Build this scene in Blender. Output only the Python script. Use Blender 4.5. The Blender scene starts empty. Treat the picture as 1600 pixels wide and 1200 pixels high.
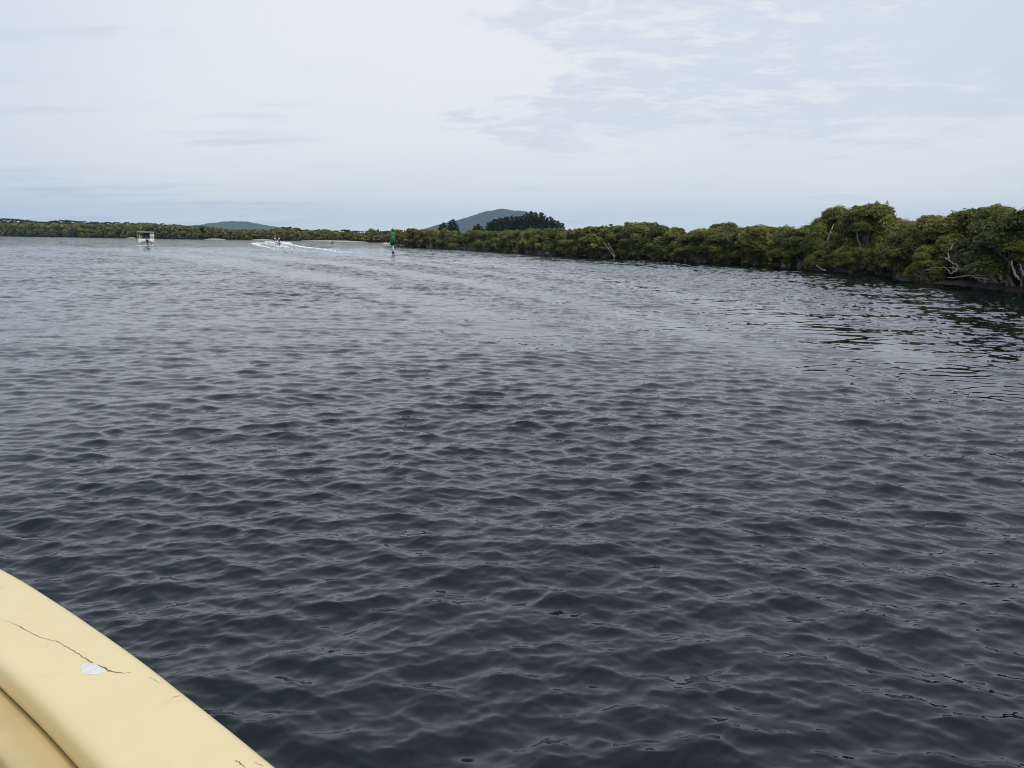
import bpy, bmesh, math, random
import numpy as np
from mathutils import Vector, Matrix

random.seed(7)
RNG = np.random.default_rng(7)
SC = bpy.context.scene

# ------------------------------------------------------------------ camera
EYE = 2.6
PITCH = math.atan((600 - 372.4) / 1200.0)
ROLL = math.radians(0.6)
cd = bpy.data.cameras.new('camera'); cam = bpy.data.objects.new('camera', cd)
SC.collection.objects.link(cam); SC.camera = cam
cd.sensor_width = 36.0; cd.lens = 27.0; cd.clip_start = 0.05; cd.clip_end = 40000
FWD = np.array([0, math.cos(PITCH), -math.sin(PITCH)])
UP = np.array([0, math.sin(PITCH), math.cos(PITCH)])
RT = np.array([1.0, 0, 0])
cam.matrix_world = Matrix.Translation((0, 0, EYE)) @ Matrix.Rotation(math.radians(90) - PITCH, 4, 'X') @ Matrix.Rotation(ROLL, 4, 'Z')

# ------------------------------------------------------------------ sky, sun, exposure
SUN_EL, SUN_AZ = math.radians(48), math.radians(132)     # azimuth measured from +Y towards +X
w = bpy.data.worlds.new('World'); SC.world = w; w.use_nodes = True
nt = w.node_tree; nt.nodes.clear()


class G:
    """tiny helper for node graphs"""
    def __init__(self, tree): self.t = tree
    def n(self, typ, **kw):
        nd = self.t.nodes.new(typ)
        for k, v in kw.items():
            if k == 'inp':
                for kk, vv in v.items():
                    if isinstance(vv, bpy.types.NodeSocket): self.t.links.new(vv, nd.inputs[kk])
                    else: nd.inputs[kk].default_value = vv
            else: setattr(nd, k, v)
        return nd
    def m(self, op, a, b=None, c=None, clamp=False):
        nd = self.t.nodes.new('ShaderNodeMath'); nd.operation = op; nd.use_clamp = clamp
        for i, v in enumerate((a, b, c)):
            if v is None: continue
            if isinstance(v, bpy.types.NodeSocket): self.t.links.new(v, nd.inputs[i])
            else: nd.inputs[i].default_value = v
        return nd.outputs[0]
    def mix(self, f, a, b, blend='MIX'):
        nd = self.t.nodes.new('ShaderNodeMix'); nd.data_type = 'RGBA'; nd.blend_type = blend
        for i, v in ((0, f), (6, a), (7, b)):
            if isinstance(v, bpy.types.NodeSocket): self.t.links.new(v, nd.inputs[i])
            elif i == 0: nd.inputs[i].default_value = v
            else: nd.inputs[i].default_value = (*v[:3], 1)
        return nd.outputs[2]
    def ss(self, v, lo, hi):
        nd = self.t.nodes.new('ShaderNodeMapRange'); nd.interpolation_type = 'SMOOTHSTEP'
        self.t.links.new(v, nd.inputs[0]); nd.inputs[1].default_value = lo; nd.inputs[2].default_value = hi
        return nd.outputs[0]
    def noise(self, vec, scale, detail=4, rough=0.5, dist=0.0, out='Fac'):
        nd = self.t.nodes.new('ShaderNodeTexNoise')
        if vec is not None: self.t.links.new(vec, nd.inputs['Vector'])
        nd.inputs['Scale'].default_value = scale; nd.inputs['Detail'].default_value = detail
        nd.inputs['Roughness'].default_value = rough; nd.inputs['Distortion'].default_value = dist
        return nd.outputs[out]
    def ramp(self, v, stops):
        nd = self.t.nodes.new('ShaderNodeValToRGB'); self.t.links.new(v, nd.inputs[0])
        cr = nd.color_ramp
        while len(cr.elements) < len(stops): cr.elements.new(0.5)
        for e, (p, c) in zip(cr.elements, stops): e.position = p; e.color = (*c[:3], 1)
        return nd.outputs[0]
    def comb(self, x, y, z):
        nd = self.t.nodes.new('ShaderNodeCombineXYZ')
        for i, v in enumerate((x, y, z)):
            if isinstance(v, bpy.types.NodeSocket): self.t.links.new(v, nd.inputs[i])
            else: nd.inputs[i].default_value = v
        return nd.outputs[0]


g = G(nt)
tc = g.n('ShaderNodeTexCoord'); sep = g.n('ShaderNodeSeparateXYZ', inp={0: tc.outputs['Generated']})
X, Y, Z = sep.outputs
z0 = g.m('MAXIMUM', Z, 0.0)
den = g.m('ADD', z0, 0.10)
px = g.m('DIVIDE', X, den); py = g.m('DIVIDE', Y, den)
plane = g.comb(px, py, 0.0)
az = g.m('DIVIDE', X, g.m('MAXIMUM', g.m('ABSOLUTE', Y), 0.15))
base = g.ramp(g.m('POWER', z0, 0.6), [
    (0.00, (0.84, 0.905, 0.975)), (0.09, (0.80, 0.872, 0.95)), (0.16, (0.81, 0.875, 0.945)),
    (0.26, (0.83, 0.885, 0.95)), (0.42, (0.81, 0.87, 0.95)), (0.75, (0.60, 0.72, 0.90)), (1.0, (0.50, 0.65, 0.88))])
# broad soft variation of the cloud deck
n1 = g.noise(plane, 0.55, 5, 0.5)
f1 = g.ss(n1, 0.32, 0.68)
f1 = g.m('MULTIPLY', f1, g.m('SUBTRACT', 1.0, g.m('MULTIPLY', g.ss(z0, 0.3, 0.8), 0.6)))
col = g.mix(g.m('MULTIPLY', f1, 0.55), base, (0.885, 0.92, 0.965))
# brighter thin veil left of the middle
veil = g.m('MULTIPLY', g.ss(az, -0.55, -0.25), g.m('SUBTRACT', 1.0, g.ss(az, 0.0, 0.28)))
veil = g.m('MULTIPLY', veil, g.ss(z0, 0.05, 0.17))
col = g.mix(g.m('MULTIPLY', veil, 0.55), col, (0.90, 0.935, 0.975))
# altocumulus field, ragged edge, grey blue with white rims
edge = g.noise(plane, 1.7, 10, 0.68, 0.35)
region = g.m('ADD', g.m('MULTIPLY', g.m('ADD', az, 0.02), 1.6), g.m('MULTIPLY', g.m('SUBTRACT', edge, 0.5), 1.7))
reg = g.m('MULTIPLY', g.ss(region, -0.02, 0.16), g.ss(g.m('ADD', z0, g.m('MULTIPLY', g.m('SUBTRACT', edge, 0.5), 0.22)), 0.105, 0.15))
col = g.mix(g.m('MULTIPLY', reg, 0.60), col, (0.655, 0.73, 0.855))
stretch = g.comb(g.m('MULTIPLY', px, 0.8), g.m('MULTIPLY', py, 1.25), 3.1)
puff = g.noise(stretch, 5.0, 9, 0.66, 0.35)
rim = g.m('MULTIPLY', g.ss(puff, 0.46, 0.63), g.m('SUBTRACT', 1.0, g.m('MULTIPLY', g.ss(puff, 0.62, 0.78), 0.6)))
band = g.m('MULTIPLY', g.ss(region, -0.10, 0.08), g.m('SUBTRACT', 1.0, g.ss(region, 0.55, 0.95)))
band = g.m('MULTIPLY', band, g.ss(z0, 0.12, 0.17))
col = g.mix(g.m('MULTIPLY', g.m('MULTIPLY', rim, band), 0.62), col, (0.93, 0.955, 0.985))
# darker wisps low down and at the left
wisp = g.noise(g.comb(g.m('MULTIPLY', px, 0.45), g.m('MULTIPLY', py, 1.0), 9.0), 1.5, 7, 0.6)
wl = g.m('MULTIPLY', g.ss(wisp, 0.47, 0.66), g.m('SUBTRACT', 1.0, g.ss(az, -0.36, -0.18)))
col = g.mix(g.m('MULTIPLY', wl, 0.75), col, (0.62, 0.715, 0.82))
w2 = g.m('MULTIPLY', g.ss(wisp, 0.58, 0.66), g.m('SUBTRACT', 1.0, g.ss(z0, 0.03, 0.10)))
col = g.mix(g.m('MULTIPLY', w2, 0.30), col, (0.55, 0.66, 0.80))
# greyer towards far left and right ends
side = g.m('ADD', g.m('SUBTRACT', 1.0, g.ss(az, -0.75, -0.35)), g.ss(az, 0.45, 0.95))
col = g.mix(g.m('MULTIPLY', side, 0.36), col, (0.58, 0.655, 0.79))
sky = g.n('ShaderNodeTexSky', sky_type='NISHITA', sun_disc=False, sun_elevation=SUN_EL, sun_rotation=SUN_AZ,
          air_density=1.2, dust_density=2.0)
b1 = g.n('ShaderNodeBackground', inp={'Color': sky.outputs[0], 'Strength': 0.08})
b2 = g.n('ShaderNodeBackground', inp={'Color': col, 'Strength': 1.0})
ms = g.n('ShaderNodeMixShader', inp={0: 0.93, 1: b1.outputs[0], 2: b2.outputs[0]})
g.n('ShaderNodeOutputWorld', inp={0: ms.outputs[0]})

sd = bpy.data.lights.new('sun', 'SUN'); sun = bpy.data.objects.new('sun', sd); SC.collection.objects.link(sun)
sd.energy = 1.6; sd.angle = math.radians(15); sd.color = (1.0, 0.975, 0.93)
sdir = Vector((math.sin(SUN_AZ) * math.cos(SUN_EL), math.cos(SUN_AZ) * math.cos(SUN_EL), math.sin(SUN_EL)))
sun.rotation_euler = sdir.to_track_quat('Z', 'Y').to_euler()

SC.view_settings.view_transform = 'Standard'
SC.view_settings.look = 'None'
SC.view_settings.exposure = 0.0
SC.view_settings.gamma = 1.0
SC.view_settings.use_curve_mapping = False
SC.render.engine = 'CYCLES'
SC.cycles.use_denoising = True; SC.cycles.filter_width = 1.05
SC.cycles.max_bounces = 6; SC.cycles.diffuse_bounces = 2; SC.cycles.glossy_bounces = 3
SC.cycles.transmission_bounces = 4; SC.cycles.transparent_max_bounces = 6; SC.cycles.volume_bounces = 0
SC.cycles.sample_clamp_indirect = 4.0


# ------------------------------------------------------------------ survey helpers (bearing + range -> place)
def ray(x, y):
    u, v = (x - 800) / 1200.0, (600 - y) / 1200.0
    c, s = math.cos(ROLL), math.sin(ROLL)
    return FWD + (u * c - v * s) * RT + (u * s + v * c) * UP

def hit(x, y, z=0.0):
    d = ray(x, y); t = (z - EYE) / d[2]
    return np.array([0, 0, EYE]) + t * d

def at(x, y, dist):
    """point on the sight line through (x, y) whose world Y is dist"""
    d = ray(x, y); t = dist / d[1]
    return np.array([0, 0, EYE]) + t * d

def horizon(x): return 364.0 + 0.01047 * x


# ------------------------------------------------------------------ object helpers
def link(o, parent=None):
    SC.collection.objects.link(o)
    if parent is not None: o.parent = parent
    return o

def mesh_np(name, V, F, mats, smooth=False, attrs=None, matidx=None):
    V = np.asarray(V, dtype=np.float32)
    me = bpy.data.meshes.new(name)
    me.vertices.add(len(V)); me.vertices.foreach_set('co', V.ravel())
    if isinstance(F, np.ndarray):
        k = F.shape[1]; nf = len(F)
        me.loops.add(nf * k); me.loops.foreach_set('vertex_index', F.astype(np.int32).ravel())
        me.polygons.add(nf); me.polygons.foreach_set('loop_start', np.arange(0, nf * k, k, dtype=np.int32))
    else:
        ls = np.array([len(f) for f in F], dtype=np.int32); nf = len(F)
        flat = np.array([i for f in F for i in f], dtype=np.int32)
        me.loops.add(len(flat)); me.loops.foreach_set('vertex_index', flat)
        me.polygons.add(nf); me.polygons.foreach_set('loop_start', np.concatenate([[0], np.cumsum(ls)[:-1]]).astype(np.int32))
    if smooth: me.polygons.foreach_set('use_smooth', np.ones(nf, dtype=bool))
    for m in (mats if isinstance(mats, (list, tuple)) else [mats]): me.materials.append(m)
    if matidx is not None: me.polygons.foreach_set('material_index', np.asarray(matidx, dtype=np.int32))
    for nm, (dom, arr) in (attrs or {}).items():
        a = me.attributes.new(nm, 'FLOAT', dom); a.data.foreach_set('value', np.asarray(arr, dtype=np.float32))
    me.update(calc_edges=True)
    return me

def obj(name, me, parent=None): return link(bpy.data.objects.new(name, me), parent)

def tag(o, label=None, cat=None, group=None, kind=None):
    if label: o['label'] = label
    if cat: o['category'] = cat
    if group: o['group'] = group
    if kind: o['kind'] = kind
    return o

def empty(name, loc=(0, 0, 0), rz=0.0):
    o = bpy.data.objects.new(name, None); o.location = loc; o.rotation_euler = (0, 0, rz)
    o.empty_display_size = 0.2
    return link(o)

class MB:
    """collects boxes, tubes and lathes, then becomes one mesh"""
    def __init__(self): self.V = []; self.F = []
    def add(self, V, F):
        o = len(self.V); self.V += [tuple(v) for v in V]; self.F += [tuple(i + o for i in f) for f in F]; return self
    def box(self, c, s, rz=0.0, taper=1.0):
        x, y, z = [k / 2 for k in s]; vs = []
        for k, t in ((-z, 1.0), (z, taper)):
            for a, b in ((-x, -y), (x, -y), (x, y), (-x, y)):
                a, b = a * t, b * t
                vs.append((c[0] + a * math.cos(rz) - b * math.sin(rz), c[1] + a * math.sin(rz) + b * math.cos(rz), c[2] + k))
        return self.add(vs, [(3, 2, 1, 0), (4, 5, 6, 7), (0, 1, 5, 4), (1, 2, 6, 5), (2, 3, 7, 6), (3, 0, 4, 7)])
    def tube(self, pts, rad, n=6, cap=True):
        pts = [Vector(p) for p in pts]; m = len(pts)
        if not hasattr(rad, '__len__'): rad = [rad] * m
        vs = []; fs = []
        ref = Vector((0.13, 0.27, 0.95))
        for i, p in enumerate(pts):
            t = (pts[min(i + 1, m - 1)] - pts[max(i - 1, 0)]).normalized()
            r = ref if abs(t.dot(ref)) < 0.9 else Vector((1, 0, 0.1))
            a = t.cross(r).normalized(); b = t.cross(a).normalized()
            for k in range(n):
                th = 2 * math.pi * k / n
                vs.append(p + (a * math.cos(th) + b * math.sin(th)) * rad[i])
        for i in range(m - 1):
            for k in range(n):
                fs.append((i * n + k, i * n + (k + 1) % n, (i + 1) * n + (k + 1) % n, (i + 1) * n + k))
        if cap: fs += [tuple(range(n)), tuple((m - 1) * n + k for k in reversed(range(n)))]
        return self.add(vs, fs)
    def lathe(self, prof, n=16, c=(0, 0, 0)):
        vs = []; fs = []
        for r, z in prof:
            for k in range(n):
                th = 2 * math.pi * k / n; vs.append((c[0] + r * math.cos(th), c[1] + r * math.sin(th), c[2] + z))
        for i in range(len(prof) - 1):
            for k in range(n):
                fs.append((i * n + k, i * n + (k + 1) % n, (i + 1) * n + (k + 1) % n, (i + 1) * n + k))
        fs += [tuple(reversed(range(n))), tuple((len(prof) - 1) * n + k for k in range(n))]
        return self.add(vs, fs)
    def mesh(self, name, mat, smooth=False): return mesh_np(name, self.V, self.F, mat, smooth)
    def build(self, name, mat, parent=None, smooth=False): return obj(name, self.mesh(name, mat, smooth), parent)


# ------------------------------------------------------------------ materials
def mat(name, color, rough=0.6, var=0.0, scale=5.0, metal=0.0, bump=0.0, bscale=40.0, spec=0.5):
    m = bpy.data.materials.new(name); m.use_nodes = True; t = m.node_tree; q = G(t)
    b = t.nodes['Principled BSDF']; b.inputs['Roughness'].default_value = rough; b.inputs['Metallic'].default_value = metal
    b.inputs['Specular IOR Level'].default_value = spec
    co = q.n('ShaderNodeTexCoord').outputs['Object']
    if var > 0:
        nz = q.noise(co, scale, 5, 0.6)
        c = q.mix(q.ss(nz, 0.3, 0.7), [k * (1 - var) for k in color], [min(1, k * (1 + var)) for k in color])
        t.links.new(c, b.inputs['Base Color'])
    else: b.inputs['Base Color'].default_value = (*color, 1)
    if bump > 0:
        bn = q.n('ShaderNodeBump', inp={'Strength': 1.0, 'Distance': bump, 'Height': q.noise(co, bscale, 4, 0.6)})
        t.links.new(bn.outputs[0], b.inputs['Normal'])
    return m

def leaf_mat(name, c_dark, c_mid, c_tip, transl=0.26):
    m = bpy.data.materials.new(name); m.use_nodes = True; t = m.node_tree; q = G(t)
    b = t.nodes['Principled BSDF']; out = t.nodes['Material Output']
    tone = q.n('ShaderNodeAttribute', attribute_name='tone').outputs['Fac']
    rnd = q.n('ShaderNodeObjectInfo').outputs['Random']
    v = q.m('ADD', tone, q.m('MULTIPLY', q.m('SUBTRACT', rnd, 0.5), 0.32))
    c = q.ramp(v, [(0.0, c_dark), (0.5, c_mid), (1.0, c_tip)])
    t.links.new(c, b.inputs['Base Color']); b.inputs['Roughness'].default_value = 0.55
    b.inputs['Specular IOR Level'].default_value = 0.35
    tr = q.n('ShaderNodeBsdfTranslucent', inp={'Color': c})
    mx = q.n('ShaderNodeMixShader', inp={0: transl, 1: b.outputs[0], 2: tr.outputs[0]})
    t.links.new(mx.outputs[0], out.inputs[0])
    return m

M = {}
M['leaf'] = leaf_mat('mangrove_leaves', (0.050, 0.066, 0.018), (0.150, 0.163, 0.035), (0.310, 0.275, 0.055))
M['gum'] = leaf_mat('gum_leaves', (0.026, 0.038, 0.022), (0.045, 0.060, 0.030), (0.075, 0.085, 0.040))
M['pine'] = leaf_mat('pine_needles', (0.008, 0.016, 0.010), (0.014, 0.026, 0.015), (0.028, 0.042, 0.020), 0.05)
M['bark'] = mat('pale_bark', (0.26, 0.225, 0.185), 0.85, 0.35, 3.0, bump=0.02, bscale=12)
M['darkbark'] = mat('dark_bark', (0.09, 0.075, 0.06), 0.9, 0.3, 3.0)
M['drift'] = mat('weathered_wood', (0.27, 0.24, 0.205), 0.8, 0.4, 6.0, bump=0.02, bscale=14)
M['white'] = mat('white_paint', (0.80, 0.80, 0.78), 0.35, 0.06, 3.0)
M['cream'] = mat('cream_roof', (0.84, 0.80, 0.68), 0.5, 0.05, 2.0)
M['grey'] = mat('grey_panel', (0.45, 0.48, 0.52), 0.5, 0.1, 3.0)
M['deck_grey'] = mat('worn_deck_paint', (0.10, 0.105, 0.11), 0.7, 0.2, 6.0)  # dark grey: cuts bounce off our deck, stands for shade on the bulkhead
M['black'] = mat('black_plastic', (0.012, 0.013, 0.015), 0.35)
M['glass'] = mat('dark_glass', (0.02, 0.025, 0.03), 0.08)
M['metal'] = mat('brushed_metal', (0.6, 0.62, 0.64), 0.3, metal=0.9)
M['green'] = mat('green_mark', (0.004, 0.16, 0.055), 0.4, 0.15, 4.0)
M['green_light'] = mat('pale_green_cone', (0.02, 0.33, 0.17), 0.4, 0.1, 4.0)
M['skin'] = mat('skin', (0.45, 0.27, 0.19), 0.55)
M['hair'] = mat('hair', (0.03, 0.02, 0.015), 0.6)
M['shirt_white'] = mat('white_cloth', (0.78, 0.78, 0.77), 0.85)
M['shirt_tan'] = mat('tan_cloth', (0.50, 0.40, 0.30), 0.85)
M['navy'] = mat('navy_cloth', (0.03, 0.04, 0.09), 0.85)
M['maroon'] = mat('maroon_cloth', (0.16, 0.07, 0.08), 0.85)

def ground_mat(name, c1, c2, scale, rough=0.75):
    m = bpy.data.materials.new(name); m.use_nodes = True; t = m.node_tree; q = G(t)
    b = t.nodes['Principled BSDF']; co = q.n('ShaderNodeTexCoord').outputs['Object']
    a = q.noise(co, scale, 8, 0.65)
    t.links.new(q.mix(q.ss(a, 0.35, 0.65), c1, c2), b.inputs['Base Color']); b.inputs['Roughness'].default_value = rough
    bn = q.n('ShaderNodeBump', inp={'Strength': 1.0, 'Distance': 0.06, 'Height': q.noise(co, 6.0, 6, 0.7)})
    t.links.new(bn.outputs[0], b.inputs['Normal'])
    return m
M['mud'] = ground_mat('mud', (0.026, 0.020, 0.013), (0.052, 0.041, 0.027), 0.8, 0.5)
M['sand'] = ground_mat('sand', (0.36, 0.31, 0.24), (0.50, 0.44, 0.35), 0.3, 0.85)

def hill_mat(name):
    m = bpy.data.materials.new(name); m.use_nodes = True; t = m.node_tree; q = G(t)
    b = t.nodes['Principled BSDF']; co = q.n('ShaderNodeTexCoord').outputs['Object']
    a = q.noise(co, 0.012, 6, 0.65); a2 = q.noise(co, 0.07, 4, 0.6)
    c = q.mix(q.ss(a, 0.35, 0.65), (0.018, 0.030, 0.018), (0.050, 0.062, 0.028))
    c = q.mix(q.m('MULTIPLY', q.ss(a2, 0.4, 0.62), 0.6), c, (0.012, 0.02, 0.014))
    t.links.new(c, b.inputs['Base Color']); b.inputs['Roughness'].default_value = 0.9
    bn = q.n('ShaderNodeBump', inp={'Strength': 1.0, 'Distance': 14.0, 'Height': a2})
    t.links.new(bn.outputs[0], b.inputs['Normal'])
    return m
M['hill'] = hill_mat('forested_slope')

# yellow gelcoat: faint dirt and pinholes, nothing shaded in
def gelcoat():
    m = bpy.data.materials.new('yellow_gelcoat'); m.use_nodes = True; t = m.node_tree; q = G(t)
    b = t.nodes['Principled BSDF']; co = q.n('ShaderNodeTexCoord').outputs['Object']
    a = q.noise(co, 3.0, 5, 0.6)
    c = q.mix(q.ss(a, 0.3, 0.7), (0.835, 0.660, 0.345), (0.860, 0.692, 0.378))
    s = q.noise(co, 90.0, 2, 0.5)
    c = q.mix(q.m('MULTIPLY', q.ss(s, 0.745, 0.80), 0.45), c, (0.35, 0.25, 0.12))
    grime = q.noise(co, 14.0, 6, 0.7)
    c = q.mix(q.m('MULTIPLY', q.ss(grime, 0.55, 0.72), 0.22), c, (0.55, 0.42, 0.22))
    t.links.new(c, b.inputs['Base Color']); b.inputs['Roughness'].default_value = 0.38
    b.inputs['Specular IOR Level'].default_value = 0.35
    bn = q.n('ShaderNodeBump', inp={'Strength': 1.0, 'Distance': 0.0012, 'Height': q.noise(co, 18.0, 3, 0.5)})
    t.links.new(bn.outputs[0], b.inputs['Normal'])
    return m
M['gel'] = gelcoat()
M['gel_old'] = mat('stained_gelcoat', (0.64, 0.47, 0.22), 0.5, 0.10, 4.0, bump=0.001, bscale=30)  # inner ledge, a darker yellow-tan than the cap
M['gel_old2'] = mat('ochre_gelcoat', (0.60, 0.36, 0.17), 0.5, 0.12, 7.0, bump=0.001, bscale=30)  # inner wall, browner than the ledge
M['filler'] = mat('white_filler', (0.78, 0.76, 0.71), 0.7, 0.10, 60.0, bump=0.002, bscale=120)
M['crack'] = mat('dark_crack', (0.14, 0.095, 0.045), 0.9, 0.4, 200)

def foam_mat():
    m = bpy.data.materials.new('foam'); m.use_nodes = True; b = m.node_tree.nodes['Principled BSDF']
    b.inputs['Base Color'].default_value = (0.86, 0.88, 0.89, 1); b.inputs['Roughness'].default_value = 0.6
    return m
M['foam'] = foam_mat()

def water_mat():
    m = bpy.data.materials.new('estuary_water'); m.use_nodes = True; t = m.node_tree; q = G(t)
    b = t.nodes['Principled BSDF']
    b.inputs['IOR'].default_value = 1.40; b.inputs['Specular IOR Level'].default_value = 0.5
    geo = q.n('ShaderNodeNewGeometry'); P = geo.outputs['Position']; N = geo.outputs['Normal']
    sp = q.n('ShaderNodeSeparateXYZ', inp={0: P})
    un = q.n('ShaderNodeAttribute', attribute_name='unresolved').outputs['Fac']
    am = q.n('ShaderNodeAttribute', attribute_name='ruffle').outputs['Fac']
    cl = q.noise(P, 0.7, 3, 0.5)
    t.links.new(q.mix(q.ss(cl, 0.3, 0.7), (0.0002, 0.0040, 0.0078), (0.0012, 0.0064, 0.0060)), b.inputs['Base Color'])
    def slopes(sx, sy, scale, detail, rough, off):
        v = q.comb(q.m('MULTIPLY', sp.outputs[0], sx), q.m('MULTIPLY', sp.outputs[1], sy), off)
        c = q.noise(v, scale, detail, rough, 0.0, 'Color')
        s = q.n('ShaderNodeVectorMath', operation='SUBTRACT', inp={0: c, 1: (0.5, 0.5, 0.5)})
        return s.outputs[0]
    a = slopes(0.75, 1.0, 2.6, 4, 0.65, 0.0)
    c2 = slopes(0.35, 1.0, 0.50, 2, 0.5, 7.0)
    su = q.n('ShaderNodeVectorMath', operation='MULTIPLY_ADD', inp={0: c2, 1: (0.5, 0.5, 0.5), 2: a})
    grp = slopes(0.9, 0.22, 0.55, 3, 0.6, 21.0)      # wave groups, what the eye resolves far out
    su = q.n('ShaderNodeVectorMath', operation='MULTIPLY_ADD', inp={0: grp, 1: (0.2, 0.3, 0.0), 2: su.outputs[0]})
    k = q.m('MULTIPLY', un, 4.6)
    kk = q.comb(q.m('MULTIPLY', k, 0.7), k, 0.0)
    far = q.n('ShaderNodeVectorMath', operation='MULTIPLY', inp={0: su.outputs[0], 1: kk})
    # capillary ripples everywhere
    f = slopes(0.5, 1.0, 22.0, 3, 0.6, 3.0)
    kf = q.m('MULTIPLY', am, 0.16)
    fine = q.n('ShaderNodeVectorMath', operation='MULTIPLY', inp={0: f, 1: q.comb(kf, kf, 0.0)})
    s1 = q.n('ShaderNodeVectorMath', operation='ADD', inp={0: far.outputs[0], 1: fine.outputs[0]})
    s2 = q.n('ShaderNodeVectorMath', operation='ADD', inp={0: N, 1: s1.outputs[0]})
    nn = q.n('ShaderNodeVectorMath', operation='NORMALIZE', inp={0: s2.outputs[0]})
    t.links.new(nn.outputs[0], b.inputs['Normal'])
    t.links.new(q.m('ADD', 0.02, q.m('MULTIPLY', un, 0.20)), b.inputs['Roughness'])
    return m
M['water'] = water_mat()

# ------------------------------------------------------------------ shorelines (range in metres against bearing)
R_SHORE = [(600, 262), (620, 215), (700, 186), (770, 158), (860, 121), (930, 112), (1000, 107), (1060, 97), (1120, 89), (1200, 83), (1240, 76),
           (1300, 68), (1375, 62), (1400, 55), (1450, 50.5), (1500, 47.5), (1600, 41.5), (1750, 34), (1950, 29), (2250, 25)]
F_SHORE = [(-700, 700), (-300, 680), (0, 640), (100, 610), (200, 530), (320, 480), (450, 455), (560, 385), (620, 370), (760, 380), (1100, 420), (1500, 460), (2300, 500)]
def interp(tab, x): return float(np.interp(x, [p[0] for p in tab], [p[1] for p in tab]))
def ground_xy(x, dist):
    p = at(x, horizon(x), dist); return p[0], p[1]
r_line = np.array([ground_xy(x, interp(R_SHORE, x)) for x in np.concatenate([np.arange(600, 1400, 10), np.arange(1400, 2260, 12)])])
f_line = np.array([ground_xy(x, interp(F_SHORE, x)) for x in np.arange(-700, 2301, 15)])

def bank(name, line, direction, offs, hts, m, wob, freq):
    line = line.copy(); n = len(line); k = np.arange(n)
    line[:, 0] += wob * np.sin(k * freq + 0.7) + 0.5 * wob * np.sin(k * freq * 2.7)
    line[:, 1] += wob * np.cos(k * freq * 1.3) + 0.5 * wob * np.sin(k * freq * 3.1 + 2)
    V = []
    for o, h in zip(offs, hts):
        for i in range(n):
            V.append((line[i, 0] + direction[0] * o, line[i, 1] + direction[1] * o, h + (0.0 if abs(o) < 0.6 else 0.06 * math.sin(i * 1.7 + o))))
    F = []
    for j in range(len(offs) - 1):
        for i in range(n - 1):
            F.append((j * n + i, j * n + i + 1, (j + 1) * n + i + 1, (j + 1) * n + i))
    o = obj(name, mesh_np(name, V, F, m, True)); o['kind'] = 'structure'; return o
bank('mud_bank', r_line, (0.80, 0.60), [-0.9, 0.4, 1.0, 2.4, 8, 40, 150], [-0.6, -0.05, 0.10, 0.26, 0.45, 0.8, 1.2], M['mud'], 0.35, 0.9)
bank('far_bank', f_line, (0.0, 1.0), [-8, -1, 2, 8, 30, 150, 500, 900], [-0.8, -0.1, 0.25, 0.5, 1.0, 2.0, 5.0, 6.0], M['mud'], 2.0, 0.5)

# sand bars at the foot of the far bank
for k, (xa, xb, dd) in enumerate(((318, 352, 7), (392, 428, 9), (470, 575, 7), (196, 212, 5), (598, 612, 40))):
    V = []; F = []; n = 24
    for i in range(n + 1):
        t = i / n; x = xa + (xb - xa) * t
        gx, gy = ground_xy(x, interp(F_SHORE, x) - (dd if dd < 20 else 60))
        wdt = 5.0 * math.sin(math.pi * t) ** 0.5 + 0.05
        for j, (oy, h) in enumerate(((-1.0, -0.12), (-0.5, 0.22), (0.3, 0.62), (1.0, 0.30))):
            V.append((gx, gy + oy * wdt, h * (0.2 + 0.8 * math.sin(math.pi * t)) + (0.04 if j else 0)))
    for i in range(n):
        for j in range(3): F.append((i * 4 + j, (i + 1) * 4 + j, (i + 1) * 4 + j + 1, i * 4 + j + 1))
    o = obj('sandbank', mesh_np('sandbank', V, F, M['sand'], True)); o['kind'] = 'structure'

# ------------------------------------------------------------------ hills
def hill(name, prof, dist, depth, xr, yoff=0.0):
    """a ridge whose skyline, seen from the river, follows prof (bearing, height)"""
    from mathutils import noise
    xs = np.linspace(xr[0], xr[1], 220); ys = np.linspace(-1, 1, 60)
    V = []
    for yv in ys:
        for x in xs:
            D = dist + yv * depth
            c = at(x, horizon(x), dist); top = at(x, interp(prof, x), dist)[2]
            top = max(top, 0)
            fall = max(0.0, 1 - abs(yv) ** 1.5)
            X0 = c[0] + yv * depth * 0.15
            rid = noise.fractal(Vector((X0 / 260, yv * depth / 260, 3.0)), 1.0, 2.1, 5)
            tex = noise.fractal(Vector((X0 / 30, yv * depth / 30, 9.0)), 0.8, 2.1, 3)
            h = top * fall * (1 + 0.22 * rid * (1 - fall + 0.12)) + 7.0 * tex * fall - 3 * (1 - fall)
            V.append((X0, D, h))
    nx = len(xs); F = []
    for j in range(len(ys) - 1):
        for i in range(nx - 1): F.append((j * nx + i, j * nx + i + 1, (j + 1) * nx + i + 1, (j + 1) * nx + i))
    o = obj(name, mesh_np(name, V, F, M['hill'], True)); o['kind'] = 'structure'; return o
hill('mountain', [(560, 374), (640, 375), (690, 369), (704, 353), (715, 347.5), (735, 342), (755, 335), (770, 329.5), (786, 326), (797, 328.5),
                  (820, 330.5), (835, 337), (850, 345), (875, 356), (900, 365), (950, 374)], 6000, 1500, (540, 960))
hill('hill', [(290, 370), (318, 361), (338, 353), (355, 350), (366, 347), (376, 345.8), (388, 348.5), (400, 352), (420, 353.5), (434, 356), (450, 361), (480, 368)],
     6800, 1300, (270, 500))

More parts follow.
